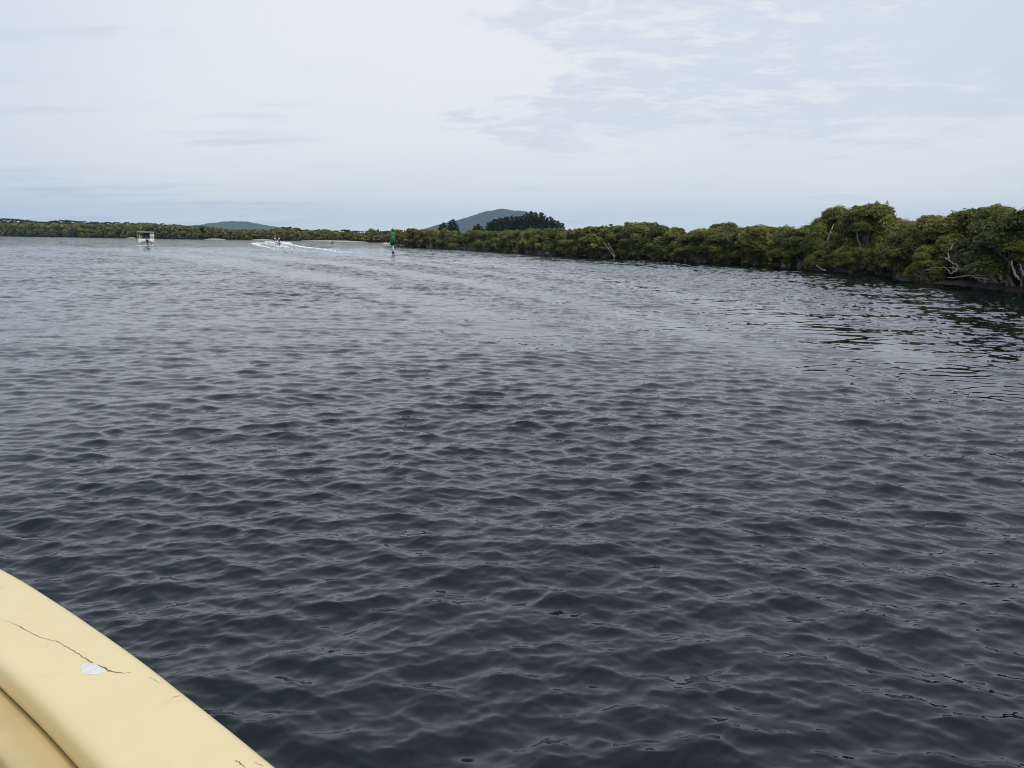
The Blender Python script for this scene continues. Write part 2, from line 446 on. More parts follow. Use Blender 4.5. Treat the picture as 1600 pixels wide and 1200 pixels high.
# ------------------------------------------------------------------ tree prototypes (shared mesh data)
def cards(P, Nrm, size, rng, aspect=1.9):
    n = len(P)
    d = Nrm + rng.normal(0, 0.55, (n, 3)); d /= np.linalg.norm(d, axis=1, keepdims=True) + 1e-9
    r = rng.normal(0, 1, (n, 3)); a = np.cross(d, r); a /= np.linalg.norm(a, axis=1, keepdims=True) + 1e-9
    b = np.cross(d, a)
    s = size * rng.uniform(0.6, 1.35, (n, 1))
    A = a * s * 0.5 * aspect; B = b * s * 0.5
    V = np.stack([P - A, P - B * 1.0, P + A, P + B * 1.0], axis=1).reshape(-1, 3)
    return V, np.arange(4 * n).reshape(n, 4)

def lobe_cloud(lobes, count, rng, centre, shell=0.55, up=0.25):
    """points spread through ellipsoid lobes, denser on the outer side"""
    lob = np.array([[*l[0], l[1], l[2], l[3]] for l in lobes]); rad = lob[:, 3]
    pr = rad ** 2; pr /= pr.sum()
    idx = rng.choice(len(lobes), count, p=pr)
    d = rng.normal(0, 1, (count, 3)); d /= np.linalg.norm(d, axis=1, keepdims=True)
    d[:, 2] = np.where(d[:, 2] < -0.35, -d[:, 2], d[:, 2])
    # ragged lobe outline
    k = lob[idx, 5]
    rag = 1 + 0.16 * np.sin(d[:, 0] * 5 + k * 3) * np.sin(d[:, 1] * 6 + k) + 0.14 * np.sin(d[:, 2] * 9 + k * 2 + d[:, 0] * 7) + rng.normal(0, 0.05, count)
    rr = rad[idx] * (shell + (1 - shell) * rng.uniform(0, 1, count) ** 0.45) * rag
    P = lob[idx, :3] + d * rr[:, None] * np.array([1, 1, 0.82])
    tone = lob[idx, 4] + 0.22 * (rng.uniform(0, 1, count) - 0.5) + 0.12 * d[:, 2] * rng.uniform(0, 1, count)
    nrm = d + np.array([0, 0, up])
    return P, nrm, np.clip(tone, 0, 1)

def crown_mesh(name, lobes, count, size, rng, m, centre):
    P, Nn, tone = lobe_cloud(lobes, count, rng, centre)
    keep = P[:, 2] > 0.15
    P, Nn, tone = P[keep], Nn[keep], tone[keep]
    V, F = cards(P, Nn, size, rng)
    return mesh_np(name, V, F, m, False, {'tone': ('FACE', tone)})

def wander(a, b, n, amp, rng):
    a, b = np.array(a, float), np.array(b, float); pts = []
    for i in range(n + 1):
        t = i / n; p = a + (b - a) * t
        if 0 < i < n: p = p + rng.normal(0, amp, 3)
        pts.append(tuple(p))
    return pts

def mangrove_proto(seed, count, size, open_base=0.0, stems=6, m='leaf'):
    """unit: about 5 m tall, 3 m crown radius"""
    rng = np.random.default_rng(seed); Ht, R = 5.0, 2.9
    lobes = []; nl = int(rng.integers(24, 32))
    for i in range(nl):
        th = rng.uniform(0, 2 * math.pi); ph = rng.uniform(0, 1) ** 0.75
        zc = (0.10 + open_base) * Ht + (0.90 - open_base) * Ht * ph * 0.86
        prof = math.sqrt(max(0.04, 1 - max(0, (ph - 0.28) / 0.80) ** 2))
        rr = R * prof * rng.uniform(0.55, 0.98) * 0.80
        lr = rng.uniform(0.55, 1.05)
        lobes.append(((rr * math.cos(th), rr * math.sin(th), zc), lr, rng.uniform(0.22, 0.82), rng.uniform(0, 9)))
    lobes.append(((rng.uniform(-.5, .5), rng.uniform(-.5, .5), Ht * 0.83), 0.8, 0.6, 1.0))
    for i in range(5):     # small sprigs poking out of the top
        th = rng.uniform(0, 6.28); lobes.append(((1.5 * math.cos(th) * rng.uniform(.1, 1), 1.5 * math.sin(th) * rng.uniform(.1, 1), Ht * rng.uniform(0.86, 0.97)), rng.uniform(.22, .4), rng.uniform(.4, .9), 2.0))
    cr = crown_mesh('crown', lobes, count, size, rng, M[m], None)
    mb = MB()
    for i in range(stems):
        th = rng.uniform(0, 6.28); b = (0.5 * math.cos(th) * rng.uniform(0, 1.4), 0.5 * math.sin(th) * rng.uniform(0, 1.4), -0.25)
        L = lobes[int(rng.integers(0, nl))][0]
        k = 6 if count > 5000 else 4
        pts = wander(b, (L[0] * 0.9, L[1] * 0.9, L[2]), k, 0.16, rng)
        mb.tube(pts, [0.13 * (1 - 0.75 * j / k) * rng.uniform(.8, 1.2) for j in range(k + 1)], 6 if count > 5000 else 4)
        if count > 5000:
            for q_ in range(3):
                j = int(rng.integers(2, k)); L2 = lobes[int(rng.integers(0, nl))][0]
                e = np.array(pts[j]) + (np.array(L2) - np.array(pts[j])) * 0.6
                mb.tube(wander(pts[j], e, 3, 0.10, rng), [0.05, 0.04, 0.025, 0.012], 5)
    tr = mb.mesh('trunk', M['bark'], True)
    return tr, cr

def pine_proto(seed, count, size):
    rng = np.random.default_rng(seed); Ht = 12.0; lobes = []
    for i in range(26):
        t = (i + 0.5) / 26; z = 1.5 + t * (Ht - 1.9)
        rr = (1 - t) ** 0.6 * 2.2 * rng.uniform(.35, .95) + 0.12; th = i * 2.4 + rng.uniform(-.4, .4)
        lobes.append(((rr * math.cos(th), rr * math.sin(th), z), 0.35 + 1.0 * (1 - t) * rng.uniform(.6, 1.0), rng.uniform(0.2, 0.8), rng.uniform(0, 9)))
    cr = crown_mesh('crown', lobes, count, size, rng, M['pine'], None)
    tr = MB().tube(wander((0, 0, -0.5), (0, 0, Ht * 0.95), 5, 0.05, rng), [0.2, 0.17, 0.14, 0.1, 0.06, 0.03], 6).mesh('trunk', M['darkbark'], True)
    return tr, cr

def gum_proto(seed, count, size):
    rng = np.random.default_rng(seed); Ht = 13.0; lobes = []
    for i in range(18):
        th = rng.uniform(0, 6.28); z = Ht * rng.uniform(0.36, 0.90); rr = 3.3 * rng.uniform(0.1, 1) * (1.15 - abs(z / Ht - 0.6))
        lobes.append(((rr * math.cos(th), rr * math.sin(th), z), rng.uniform(0.9, 1.7), rng.uniform(0.15, 0.75), rng.uniform(0, 9)))
    cr = crown_mesh('crown', lobes, count, size, rng, M['gum'], None)
    mb = MB().tube(wander((0, 0, -0.5), (rng.uniform(-.6, .6), 0, Ht * 0.7), 5, 0.15, rng), [0.28, 0.24, 0.2, 0.15, 0.1, 0.06], 6)
    for i in range(5):
        L = lobes[i][0]; mb.tube(wander((0, 0, Ht * 0.35), L, 3, 0.2, rng), [0.12, 0.09, 0.06, 0.03], 5)
    return mb.mesh('trunk', M['bark'], True), cr

NEAR = [mangrove_proto(100 + i, 30000, 0.098, open_base=(0.0, 0.03, 0.10, 0.0, 0.05, 0.08)[i], stems=8) for i in range(6)]
MID = [mangrove_proto(200 + i, 9000, 0.18, stems=7) for i in range(6)]
FAR = [mangrove_proto(300 + i, 1500, 0.48, stems=4) for i in range(6)]
PINE = [pine_proto(400 + i, 4200, 0.34) for i in range(4)]
GUM = [gum_proto(500 + i, 2600, 0.42) for i in range(4)]

def place_tree(name, proto, x, y, z, sx, sz, label, cat, group, rz=None):
    o = empty(name, (x, y, z), random.uniform(0, 6.28) if rz is None else rz)
    o.scale = (sx, sx * random.uniform(0.9, 1.1), sz)
    obj('trunk', proto[0], o); obj('crown', proto[1], o)
    return tag(o, label, cat, group)

# ------------------------------------------------------------------ right bank mangroves
R_TOP = [(600, 372), (615, 364), (640, 360), (655, 356), (690, 359), (740, 361), (800, 359), (840, 354), (870, 356), (900, 355), (930, 354), (960, 351), (985, 345), (1005, 345),
         (1020, 347), (1045, 354), (1065, 354), (1088, 360), (1100, 352), (1118, 343), (1140, 350), (1155, 355), (1180, 349), (1215, 355), (1245, 356),
         (1262, 345), (1285, 328), (1310, 330), (1330, 332), (1345, 327), (1362, 324), (1380, 336), (1400, 343), (1430, 344), (1465, 346), (1480, 336),
         (1500, 328), (1530, 327), (1545, 331), (1562, 325), (1580, 334), (1600, 326), (1700, 322), (1850, 310), (2050, 296), (2250, 280)]

def rb_label(x):
    if x < 720: return 'small olive mangrove in the bank just right of the green channel post', 'mangroves just right of the channel post'
    if x < 885: return 'olive mangrove on the water edge below the dark pine clump', 'mangroves below the pine clump'
    if x < 1090: return 'dull green mangrove on the middle of the right bank, right of the pines', 'mangroves right of the pines'
    if x < 1255: return 'dark green mangrove left of the tall loose crowned mangrove', 'mangroves left of the tall loose one'
    return None, None

SPECIAL = {}; FRONT = []
n_near = 0
x = 612.0
while x < 2200:
    D = interp(R_SHORE, x)
    Dt = D + 1.6
    wpx = 1200 * 2.6 / Dt
    top = at(x, interp(R_TOP, x), Dt)[2] + 0.1
    gx, gy = at(x, horizon(x), Dt)[:2]
    proto = NEAR if Dt < 95 else (MID if Dt < 230 else FAR)
    pr = random.choice(proto)
    lab, grp = rb_label(x)
    if lab is None:
        SPECIAL[len(SPECIAL)] = (x, gx, gy, top, Dt)
    else:
        hgt = top * random.uniform(0.82, 1.0)
        FRONT.append((x, None)); FRONT[-1] = (x, place_tree('mangrove_tree', pr, gx, gy, 0.1, max(0.8, min(1.3, hgt / 5.0)) * random.uniform(0.95, 1.35), hgt / 5.0, lab, 'tree', grp))
    x += wpx * (0.85 if x < 1255 else 1.0) * random.uniform(0.85, 1.15)
    if x > 1240: break

for mx, lab in ((1118, 'domed dark green mangrove rising clear of its neighbours left of the tall loose one'), (995, 'mangrove forming the wide rounded hump in the middle of the right bank'),
                (1180, 'rounded mangrove between the domed one and the tall loose crowned one'), (1075, 'low mangrove in the dip just left of the domed dark green one'),
                (655, 'first higher mangrove of the bank, right of the channel post'), (622, 'mangrove at the very tip of the right bank, touching the channel post in view'),
                (955, 'mangrove behind the two thin pale leaning trunks'), (870, 'mangrove at the foot of the right end of the pine clump'),
                (1225, 'last dark mangrove before the tall loose crowned one'), (765, 'mangrove below the left end of the pine clump')):
    fx, fo = min((t_ for t_ in FRONT if 'done' not in t_[1]), key=lambda t_: abs(t_[0] - mx)); fo['label'] = lab; fo['done'] = 1
    if 'group' in fo: del fo['group']
for fx, fo in FRONT:
    if 'done' in fo: del fo['done']
# the distinct trees of the near end of the bank, one by one
ONE = [  # bearing, range, skyline y, crown scale, label
    (1252, 77, 358, 0.95, 'low rounded dark mangrove at the left foot of the tall loose crowned mangrove'),
    (1298, 72.5, 324, 0.88, 'tall loose crowned mangrove with a pale bare stem, tallest before the gap'),
    (1356, 66.5, 321, 1.18, 'broad bright olive mangrove, highest crown right of the pale bare stem'),
    (1398, 65, 341, 0.85, 'lower brownish mangrove right of the broad bright olive one'),
    (1436, 57.5, 346, 0.92, 'low yellow green mangrove leaning over the mud at the point'),
    (1478, 54, 333, 0.98, 'olive mangrove behind the bleached fallen branches, left of the sprig topped one'),
    (1521, 52, 325, 1.0, 'mangrove with a thin sprig on top above the bleached fallen branches'),
    (1565, 47.5, 324, 0.92, 'pale green mangrove second from the right edge of the view'),
    (1606, 44, 325, 1.0, 'mangrove cut off by the right edge with two pale stems below'),
]
for i, (bx, D, ty, s, lab) in enumerate(ONE):
    gx, gy = at(bx, horizon(bx), D)[:2]; top = at(bx, ty, D)[2]
    place_tree('mangrove_tree', NEAR[(0, 3, 1, 4, 0, 5, 2, 3, 2)[i]], gx, gy, 0.12, s, (top - 0.12) / 5.0, lab, 'tree', None, (0.3, 1.2, 2.9, 4.0, 5.1, 0.9, 2.2, 3.6, 1.0)[i])
SKIRT = [(1335, 66, 385, 0.55, 'small bush mangrove with foliage at the water below the broad bright one'),
         (1282, 70, 392, 0.5, 'low dark mangrove bush at the water under the pale bare stem'),
         (1412, 57, 385, 0.6, 'yellow green mangrove bush hanging over the point of the mud bank'),
         (1455, 52.5, 385, 0.55, 'dark mangrove bush left of the bleached fallen branches'),
         (1380, 63.5, 380, 0.5, 'olive mangrove bush filling the gap left of the mud point')]
for i, (bx, D, ty, s, lab) in enumerate(SKIRT):
    gx, gy = at(bx, horizon(bx), D)[:2]; top = at(bx, ty, D)[2]
    place_tree('mangrove_bush', NEAR[(0, 3)[i % 2]], gx, gy, 0.0, s, top / 5.0, lab, 'tree', None, i * 1.3)
# low bushes of foliage at the water's edge, all along
x = 625.0
while x < 1250:
    D = interp(R_SHORE, x) + 0.6; gx, gy = at(x, horizon(x), D)[:2]
    a_, b_ = (('low mangrove bush at the waterline below the pine clump', 'waterline bushes below the pines') if x < 900 else
              ('low mangrove bush at the waterline right of the pines', 'waterline bushes right of the pines'))
    if random.random() < 0.8:
        place_tree('mangrove_bush', random.choice(NEAR if D < 95 else MID), gx, gy, -0.1, random.uniform(.45, .75), random.uniform(0.38, 0.6), a_, 'tree', b_)
    x += 1200 * 2.6 / D * random.uniform(0.7, 1.4)
# undergrowth inside the stand, too dense to count
def undergrowth(name, line, dirn, o0, o1, hmax, dens, size, label, seed):
    r = np.random.default_rng(seed); P = []
    seg = np.linalg.norm(np.diff(line, axis=0), axis=1); n = int(seg.sum() * dens)
    idx = r.choice(len(seg), n, p=seg / seg.sum()); t = r.uniform(0, 1, (n, 1)); b = line[idx] * (1 - t) + line[idx + 1] * t
    o = r.uniform(o0, o1, n); z = r.uniform(0.1, 1, n) * hmax * (0.75 + 0.25 * np.sin(b[:, 0] * 0.8 + b[:, 1] * 0.5))
    P = np.stack([b[:, 0] + dirn[0] * o, b[:, 1] + dirn[1] * o, z + 0.3], 1)
    V, F = cards(P, r.normal(0, 1, (n, 3)) + np.array([0, 0, .4]), size, r)
    tag(obj(name, mesh_np(name, V, F, M['leaf'], False, {'tone': ('FACE', r.uniform(0.0, 0.6, n))})), label, 'undergrowth', None, 'stuff')
undergrowth('undergrowth', r_line[:26], (0.8, 0.6), 5, 18, 2.6, 330, 0.36, 'dark undergrowth between the trunks of the right bank', 1)
undergrowth('undergrowth', r_line[26:], (0.8, 0.6), 3.5, 12, 2.6, 450, 0.26, 'dark undergrowth between the trunks of the nearest mangroves', 2)
undergrowth('undergrowth', f_line[10:100], (0, 1), 4, 30, 6.0, 60, 0.9, 'dark undergrowth between the trunks of the far bank', 3)
# second and third rows behind, closing the gaps
for row, (off, dy, stp) in enumerate(((7, 2.0, 1.0), (13, 3.5, 1.3))):
    x = 622.0 + row * 9
    while x < 2230:
        D = interp(R_SHORE, x) + off
        if D > 60 and x < 1240 or x >= 1240:
            ty = interp(R_TOP, x) + dy * random.uniform(0.4, 1.6) * (1 if x < 1240 else 2.0)
            top = at(x, ty, D)[2]; gx, gy = at(x, horizon(x), D)[:2]
            if 1385 < x < 1470: top *= 0.97
            proto = MID if D < 230 else FAR
            lab = ('mangrove crown showing behind the front row on the right bank' if x < 1255 else
                   'mangrove standing back from the water behind the nearest big ones on the right')
            grp = 'mangroves behind the front row' if x < 1255 else 'mangroves behind the nearest ones'
            s = max(0.7, min(1.25, top / 5.0))
            place_tree('mangrove_tree', random.choice(proto), gx, gy, 0.4, s * random.uniform(.85, 1.1), (top - 0.4) / 5.0, lab, 'tree', grp)
        x += 1200 * 3.4 * stp / D * random.uniform(0.85, 1.15)
# front trees beyond the right side of the view, the bank simply goes on
x = 1665
while x < 2230:
    D = interp(R_SHORE, x) + 3.2; gx, gy = at(x, horizon(x), D)[:2]; top = at(x, interp(R_TOP, x), D)[2]
    place_tree('mangrove_tree', random.choice(NEAR), gx, gy, 0.1, top / 5.0, top / 5.0, 'mangrove further along the right bank, past the edge of the view', 'tree', 'mangroves past the right edge')
    x += 1200 * 3.6 / D

# breathing roots standing out of the mud
rr_ = np.random.default_rng(77); V = []; F = []
sub = r_line[60:130]
for _ in range(1100):
    i = int(rr_.integers(0, len(sub) - 1)); t = rr_.uniform(); p = sub[i] * (1 - t) + sub[i + 1] * t; o_ = abs(rr_.normal(0.3, 1.4)) + 0.3
    x_, y_ = p[0] + 0.8 * o_, p[1] + 0.6 * o_; h_ = rr_.uniform(0.08, 0.26); w_ = 0.014; z_ = 0.02; o = len(V)
    V += [(x_ - w_, y_ - w_, z_), (x_ + w_, y_ - w_, z_), (x_, y_ + w_, z_), (x_ + rr_.normal(0, .02), y_ + rr_.normal(0, .02), z_ + h_ + 0.1)]
    F += [(o, o + 1, o + 3), (o + 1, o + 2, o + 3), (o + 2, o, o + 3)]
tag(obj('breathing_roots', mesh_np('breathing_roots', V, F, M['darkbark'])), 'short breathing roots sticking out of the mud along the near right bank', 'roots', None, 'stuff')
# pale stems and bleached branches
def limbs(name, label, cat, paths, base, m='drift'):
    root = empty(name, tuple(base)); tag(root, label, cat)
    for pts, r0, r1 in paths:
        P = [np.array(at(px_, py_, D)) - base for px_, py_, D in pts]
        out = []; rr = []
        for i in range(len(P) - 1):
            for k in range(4):
                t = k / 4; out.append(P[i] * (1 - t) + P[i + 1] * t + (RNG.normal(0, 0.03, 3) if 0 < k else 0))
                rr.append(r0 + (r1 - r0) * (i + t) / (len(P) - 1))
        out.append(P[-1]); rr.append(r1)
        MB().tube(out, [q_ * 0.72 * RNG.uniform(.8, 1.2) for q_ in rr], 7).build('limb', M[m], root, True)
    return root
DB = 46.5
base = np.array([*hit(1560, 439, 0.25)[:2], 0.0]); base[2] = 0.2
limbs('fallen_mangrove', 'bleached fallen mangrove branches sprawling over the mud at the right', 'fallen tree', [
    ([(1566, 438, 43.5), (1561, 428, 43.8), (1548, 427, 44), (1535, 431, 44.2), (1518, 429, 44.5)], 0.12, 0.04),
    ([(1566, 436, 43.5), (1560, 424, 44), (1545, 425, 44.2), (1532, 430, 44.5), (1515, 422, 45), (1497, 421, 45.3), (1484, 418, 45.6)], 0.10, 0.05),
    ([(1497, 421, 45.3), (1486, 428, 45), (1479, 419, 45.2), (1474, 418, 45.4), (1460, 418, 45.6), (1442, 424, 46)], 0.07, 0.025),
    ([(1498, 418, 45.3), (1494, 413, 45.5), (1484, 407, 45.7), (1478, 403, 46)], 0.075, 0.05),
    ([(1482, 405, 45.8), (1482, 396, 46.2), (1487, 386, 46.4), (1490, 378, 46.6)], 0.055, 0.025),
    ([(1482, 404, 45.8), (1476, 402, 45.6), (1468, 402, 45.4)], 0.035, 0.015),
    ([(1545, 437, 43.3), (1530, 434, 43.5), (1510, 431, 43.8), (1495, 433, 44), (1480, 434, 44.2)], 0.06, 0.02),
    ([(1533, 430, 44.3), (1545, 422, 44.6), (1556, 427, 44.2), (1562, 424, 44)], 0.04, 0.02),
], base)
base = np.array([*at(1294, 384, 69.3)[:2], 0.2])
limbs('dead_tree', 'pale bare upright stem showing through the tall loose crowned mangrove', 'tree trunk', [
    ([(1298, 412, 71), (1296, 398, 70.6), (1295, 388, 70), (1295, 380, 69.8), (1293, 372, 69.8), (1297, 366, 69.8), (1299, 359, 70), (1303, 350, 71)], 0.14, 0.06),
    ([(1296, 366, 69.8), (1290, 361, 69.8)], 0.05, 0.02)], base, 'bark')
base = np.array([*at(1280, 420, 67)[:2], 0.1])
limbs('driftwood_branch', 'short pale driftwood branch curling out of the water under the tall mangrove', 'branch', [
    ([(1290, 423, 66), (1283, 420, 66), (1278, 417, 66), (1275, 414, 66.2)], 0.07, 0.03),
    ([(1318, 421, 66), (1306, 417, 66.3), (1300, 414, 66.5), (1296, 415, 66.8)], 0.035, 0.02)], base)
base = np.array([*at(1590, 436, 41)[:2], 0.3])
limbs('dead_tree', 'pair of pale leaning stems under the mangrove at the right edge', 'tree trunk', [
    ([(1592, 436, 41), (1585, 428, 41.3), (1582, 417, 41.6), (1581, 408, 42)], 0.10, 0.06),
    ([(1600, 431, 41), (1596, 422, 41.4), (1594, 412, 42)], 0.07, 0.04)], base)
base = np.array([*at(960, 400, 108)[:2], 0.1])
limbs('dead_tree', 'two thin pale trunks leaning out at the middle of the right bank', 'tree trunk', [
    ([(960, 402, 108), (955, 394, 108.2), (948, 386, 108.4), (943, 378, 109)], 0.13, 0.06),
    ([(961, 402, 108), (959, 394, 108.2), (953, 386, 108.6), (950, 380, 109)], 0.12, 0.05)], base, 'bark')

# ------------------------------------------------------------------ pines behind the right bank
PN = [(689, 350, 330), (694, 347, 336), (703, 344, 330), (708, 342, 332), (713, 349, 338), (742, 352, 340), (747, 349, 335), (752, 353, 342)]
xx = 763
while xx < 880:
    ty = float(np.interp(xx, [763, 770, 785, 800, 815, 828, 840, 848, 858, 866, 870, 878], [344, 341, 339, 336, 334, 330, 329, 333, 338, 341, 344, 349]))
    PN.append((xx, ty + random.uniform(-1.6, 3.0), random.uniform(325, 350))); xx += random.uniform(2.8, 5.2)
for xx in np.arange(768, 872, 6.5):
    ty = float(np.interp(xx, [763, 785, 815, 840, 858, 878], [346, 342, 337, 334, 342, 352]))
    PN.append((xx, ty + 3.0, random.uniform(355, 372)))
for i, (bx, ty, D) in enumerate(PN):
    gx, gy = at(bx, horizon(bx), D)[:2]; top = at(bx, ty, D)[2]
    if bx < 730: lab, grp = 'dark ragged pine in the small clump left of the mountain foot', 'pines left of the mountain'
    elif bx < 757: lab, grp = 'dark pine in the tiny clump in front of the mountain', 'pines in front of the mountain'
    else: lab, grp = 'near black pine in the dense clump rising right of the mountain peak', 'pines of the dense clump'
    place_tree('pine_tree', PINE[i % 4], gx, gy, 1.0, 1.0 * random.uniform(.75, 1.3), (top - 1.0) / 12.0, lab, 'tree', grp)

# ------------------------------------------------------------------ far bank trees
F_TOP = [(-700, 342), (0, 346), (30, 348), (80, 349.5), (150, 350), (200, 350), (270, 351), (320, 354), (360, 357), (400, 360), (420, 358.5), (455, 357), (480, 361),
         (520, 362), (560, 363), (580, 366), (600, 366), (620, 365), (800, 362)]
def fb_label(x):
    if x < 210: return 'olive mangrove on the far bank left of the houseboat', 'far mangroves left of the houseboat'
    if x < 330: return 'dull olive mangrove on the far bank just right of the houseboat', 'far mangroves right of the houseboat'
    if x < 470: return 'brown green mangrove on the far bank behind the speedboat', 'far mangroves behind the speedboat'
    return 'low green mangrove on the far bank behind the small green buoy', 'far mangroves behind the buoy'
for row, (off, dy, stp) in enumerate(((5, 2.5, 1.0), (16, 0.6, 1.05))):
    x = -60.0 + row * 4
    while x < 640:
        D = interp(F_SHORE, x) + off
        ty = interp(F_TOP, x) + dy * random.uniform(0.2, 1.8) + random.uniform(-1.2, 1.6)
        top = at(x, ty, D)[2]; gx, gy = at(x, horizon(x), D)[:2]
        lab, grp = fb_label(x)
        s = top / 5.0
        place_tree('mangrove_tree', random.choice(FAR), gx, gy, 0.2, s * 0.85 * random.uniform(.9, 1.2), s, lab, 'tree', grp)
        x += 1200 * 3.6 * (s * 0.85) / D * stp * random.uniform(0.85, 1.15)
# low foliage at the foot of the far bank
x = -60
while x < 600:
    D = interp(F_SHORE, x) + 1.5; top = random.uniform(3.0, 5.2)
    gx, gy = at(x, horizon(x), D)[:2]
    if random.random() < 0.85:
        place_tree('mangrove_bush', random.choice(FAR), gx, gy, 0.0, 0.95, top / 5.0, 'low mangrove bush at the foot of the far bank', 'tree', 'bushes at the foot of the far bank')
    x += 1200 * 5.2 / D * random.uniform(0.8, 1.3)
# taller gums on the rise behind
G_TOP = [(-100, 339), (0, 340), (30, 341), (60, 345), (75, 345.5), (90, 343.5), (110, 343), (140, 346), (165, 346), (200, 347), (240, 348), (270, 349.5), (320, 353)]
x = -60
while x < 318:
    D = random.uniform(820, 900); ty = interp(G_TOP, x) + random.uniform(-0.6, 1.4); gx, gy = at(x, horizon(x), D)[:2]; top = at(x, ty, D)[2]
    place_tree('gum_tree', GUM[int(x) % 4], gx, gy, 5.0, 1.0, (top - 5) / 13.0, 'dark tall gum tree on the rise behind the far left mangroves', 'tree', 'gum trees behind the far left mangroves')
    x += random.uniform(4.5, 7.5)
for i, (bx, ty, D) in enumerate(((428, 357, 520), (437, 356, 530), (446, 354, 525), (455, 354, 520), (463, 354.5, 515), (470, 356.5, 520), (478, 358, 520), (484, 359.5, 510), (494, 359, 500), (405, 361, 540),
                      (515, 360.5, 480), (528, 360, 480), (538, 357.5, 470), (545, 358.5, 470), (556, 360, 460), (563, 361, 460), (572, 363, 450), (600, 361, 430), (605, 360, 425), (621, 360.5, 420), (628, 361, 420))):
    gx, gy = at(bx, horizon(bx), D)[:2]; top = at(bx, ty, D)[2]
    place_tree('gum_tree', GUM[i % 4], gx, gy, 1.0, 0.7, (top - 1) / 13.0, 'loose grey green gum tree standing above the far mangroves between speedboat and channel post', 'tree', 'gum trees above the far mangroves')
# the bare branched mangrove that enters at the left edge
D = 395; gx, gy = at(0, 372, D)[:2]
t = place_tree('mangrove_tree', MID[2], gx - 1.6, gy, 0.0, 1.05, 1.65, 'dark mangrove with bare branches cut off by the left edge of the view', 'tree', None, 0.5)
limbs('bare_branches', 'bare dead branches spreading to the water at the far left edge', 'branch', [
    ([(0, 371, 391), (4, 366, 391), (9, 360, 391), (14, 352, 391), (15, 349, 391)], 0.22, 0.08),
    ([(3, 368, 391), (6, 362, 391), (6, 355, 391), (4, 350, 391)], 0.16, 0.06),
    ([(9, 360, 391), (12, 358, 391), (16, 354, 391)], 0.1, 0.05),
    ([(9, 372, 391), (12, 369.5, 391), (15, 367.5, 391)], 0.12, 0.06)], np.array([gx, gy - 4, 0.0]), 'bark')

# ------------------------------------------------------------------ people
def skinned(name, pts, edges, radii, m, parent, root=0, sub=1):
    bm = bmesh.new(); lay = bm.verts.layers.skin.verify()
    vs = [bm.verts.new(p) for p in pts]
    for a, b in edges: bm.edges.new((vs[a], vs[b]))
    for i, v in enumerate(vs): v[lay].radius = (radii[i], radii[i]) if not isinstance(radii[i], tuple) else radii[i]
    vs[root][lay].use_root = True
    me = bpy.data.meshes.new(name); bm.to_mesh(me); bm.free(); me.materials.append(m)
    o = obj(name, me, parent)
    o.modifiers.new('skin', 'SKIN').use_smooth_shade = True
    s = o.modifiers.new('sub', 'SUBSURF'); s.levels = sub; s.render_levels = sub
    return o

def person(loc, rz, seated, shirt, shorts, label, group=None):
    r = empty('person', loc, rz); tag(r, label, 'person', group)
    hz = 0.45 if seated else 0.92
    top = hz + 0.50
    if seated:
        legs = [(0.10, 0, hz), (0.12, 0.42, hz + 0.02), (0.12, 0.45, 0.08), (0.12, 0.58, 0.04)]
    else:
        legs = [(0.10, 0, hz), (0.11, 0.02, 0.50), (0.12, -0.01, 0.08), (0.12, 0.13, 0.04)]
    P = [(0, 0, hz + 0.03), (0, 0, hz + 0.25), (0, 0, top), (0, 0.01, top + 0.09), (0, 0.02, top + 0.17), (0, 0.03, top + 0.27)]
    E_ = [(0, 1), (1, 2), (2, 3), (3, 4), (4, 5)]; Rr = [0.14, 0.13, 0.10, 0.055, 0.085, 0.075]
    for s in (-1, 1):
        i0 = len(P)
        P += [(s * 0.19, 0, top - 0.02), (s * 0.25, 0.06, top - 0.28), (s * 0.22, 0.28, top - 0.34), (s * 0.21, 0.36, top - 0.32)]
        Rr += [0.06, 0.045, 0.035, 0.035]; E_ += [(2, i0), (i0, i0 + 1), (i0 + 1, i0 + 2), (i0 + 2, i0 + 3)]
        i1 = len(P); P += [(s * q_[0], q_[1], q_[2]) for q_ in legs]; Rr += [0.09, 0.06, 0.045, 0.035]
        E_ += [(0, i1), (i1, i1 + 1), (i1 + 1, i1 + 2), (i1 + 2, i1 + 3)]
    skinned('body', P, E_, Rr, M['skin'], r)
    T = [(0, 0, hz + 0.02), (0, 0, hz + 0.25), (0, 0, top + 0.01)]; TE = [(0, 1), (1, 2)]; TR = [0.165, 0.155, 0.125]
    for s in (-1, 1):
        i0 = len(T); T += [(s * 0.19, 0, top - 0.01), (s * 0.235, 0.04, top - 0.2)]; TR += [0.085, 0.07]; TE += [(2, i0), (i0, i0 + 1)]
    skinned('shirt', T, TE, TR, M[shirt], r)
    S = [(0, 0, hz + 0.06), (0, 0, hz)]; SE = [(0, 1)]; SR = [0.16, 0.16]
    for s in (-1, 1):
        i0 = len(S); S += [(s * legs[0][0], legs[0][1], hz), (s * legs[1][0], legs[1][1], legs[1][2])]; SR += [0.11, 0.085]; SE += [(1, i0), (i0, i0 + 1)]
    skinned('shorts', S, SE, SR, M[shorts], r)
    MB().lathe([(0.02, -0.02), (0.088, 0.0), (0.098, 0.06), (0.085, 0.12), (0.04, 0.155), (0.005, 0.16)], 10, (0, 0.01, top + 0.19)).build('hair', M['hair'], r, True)
    return r

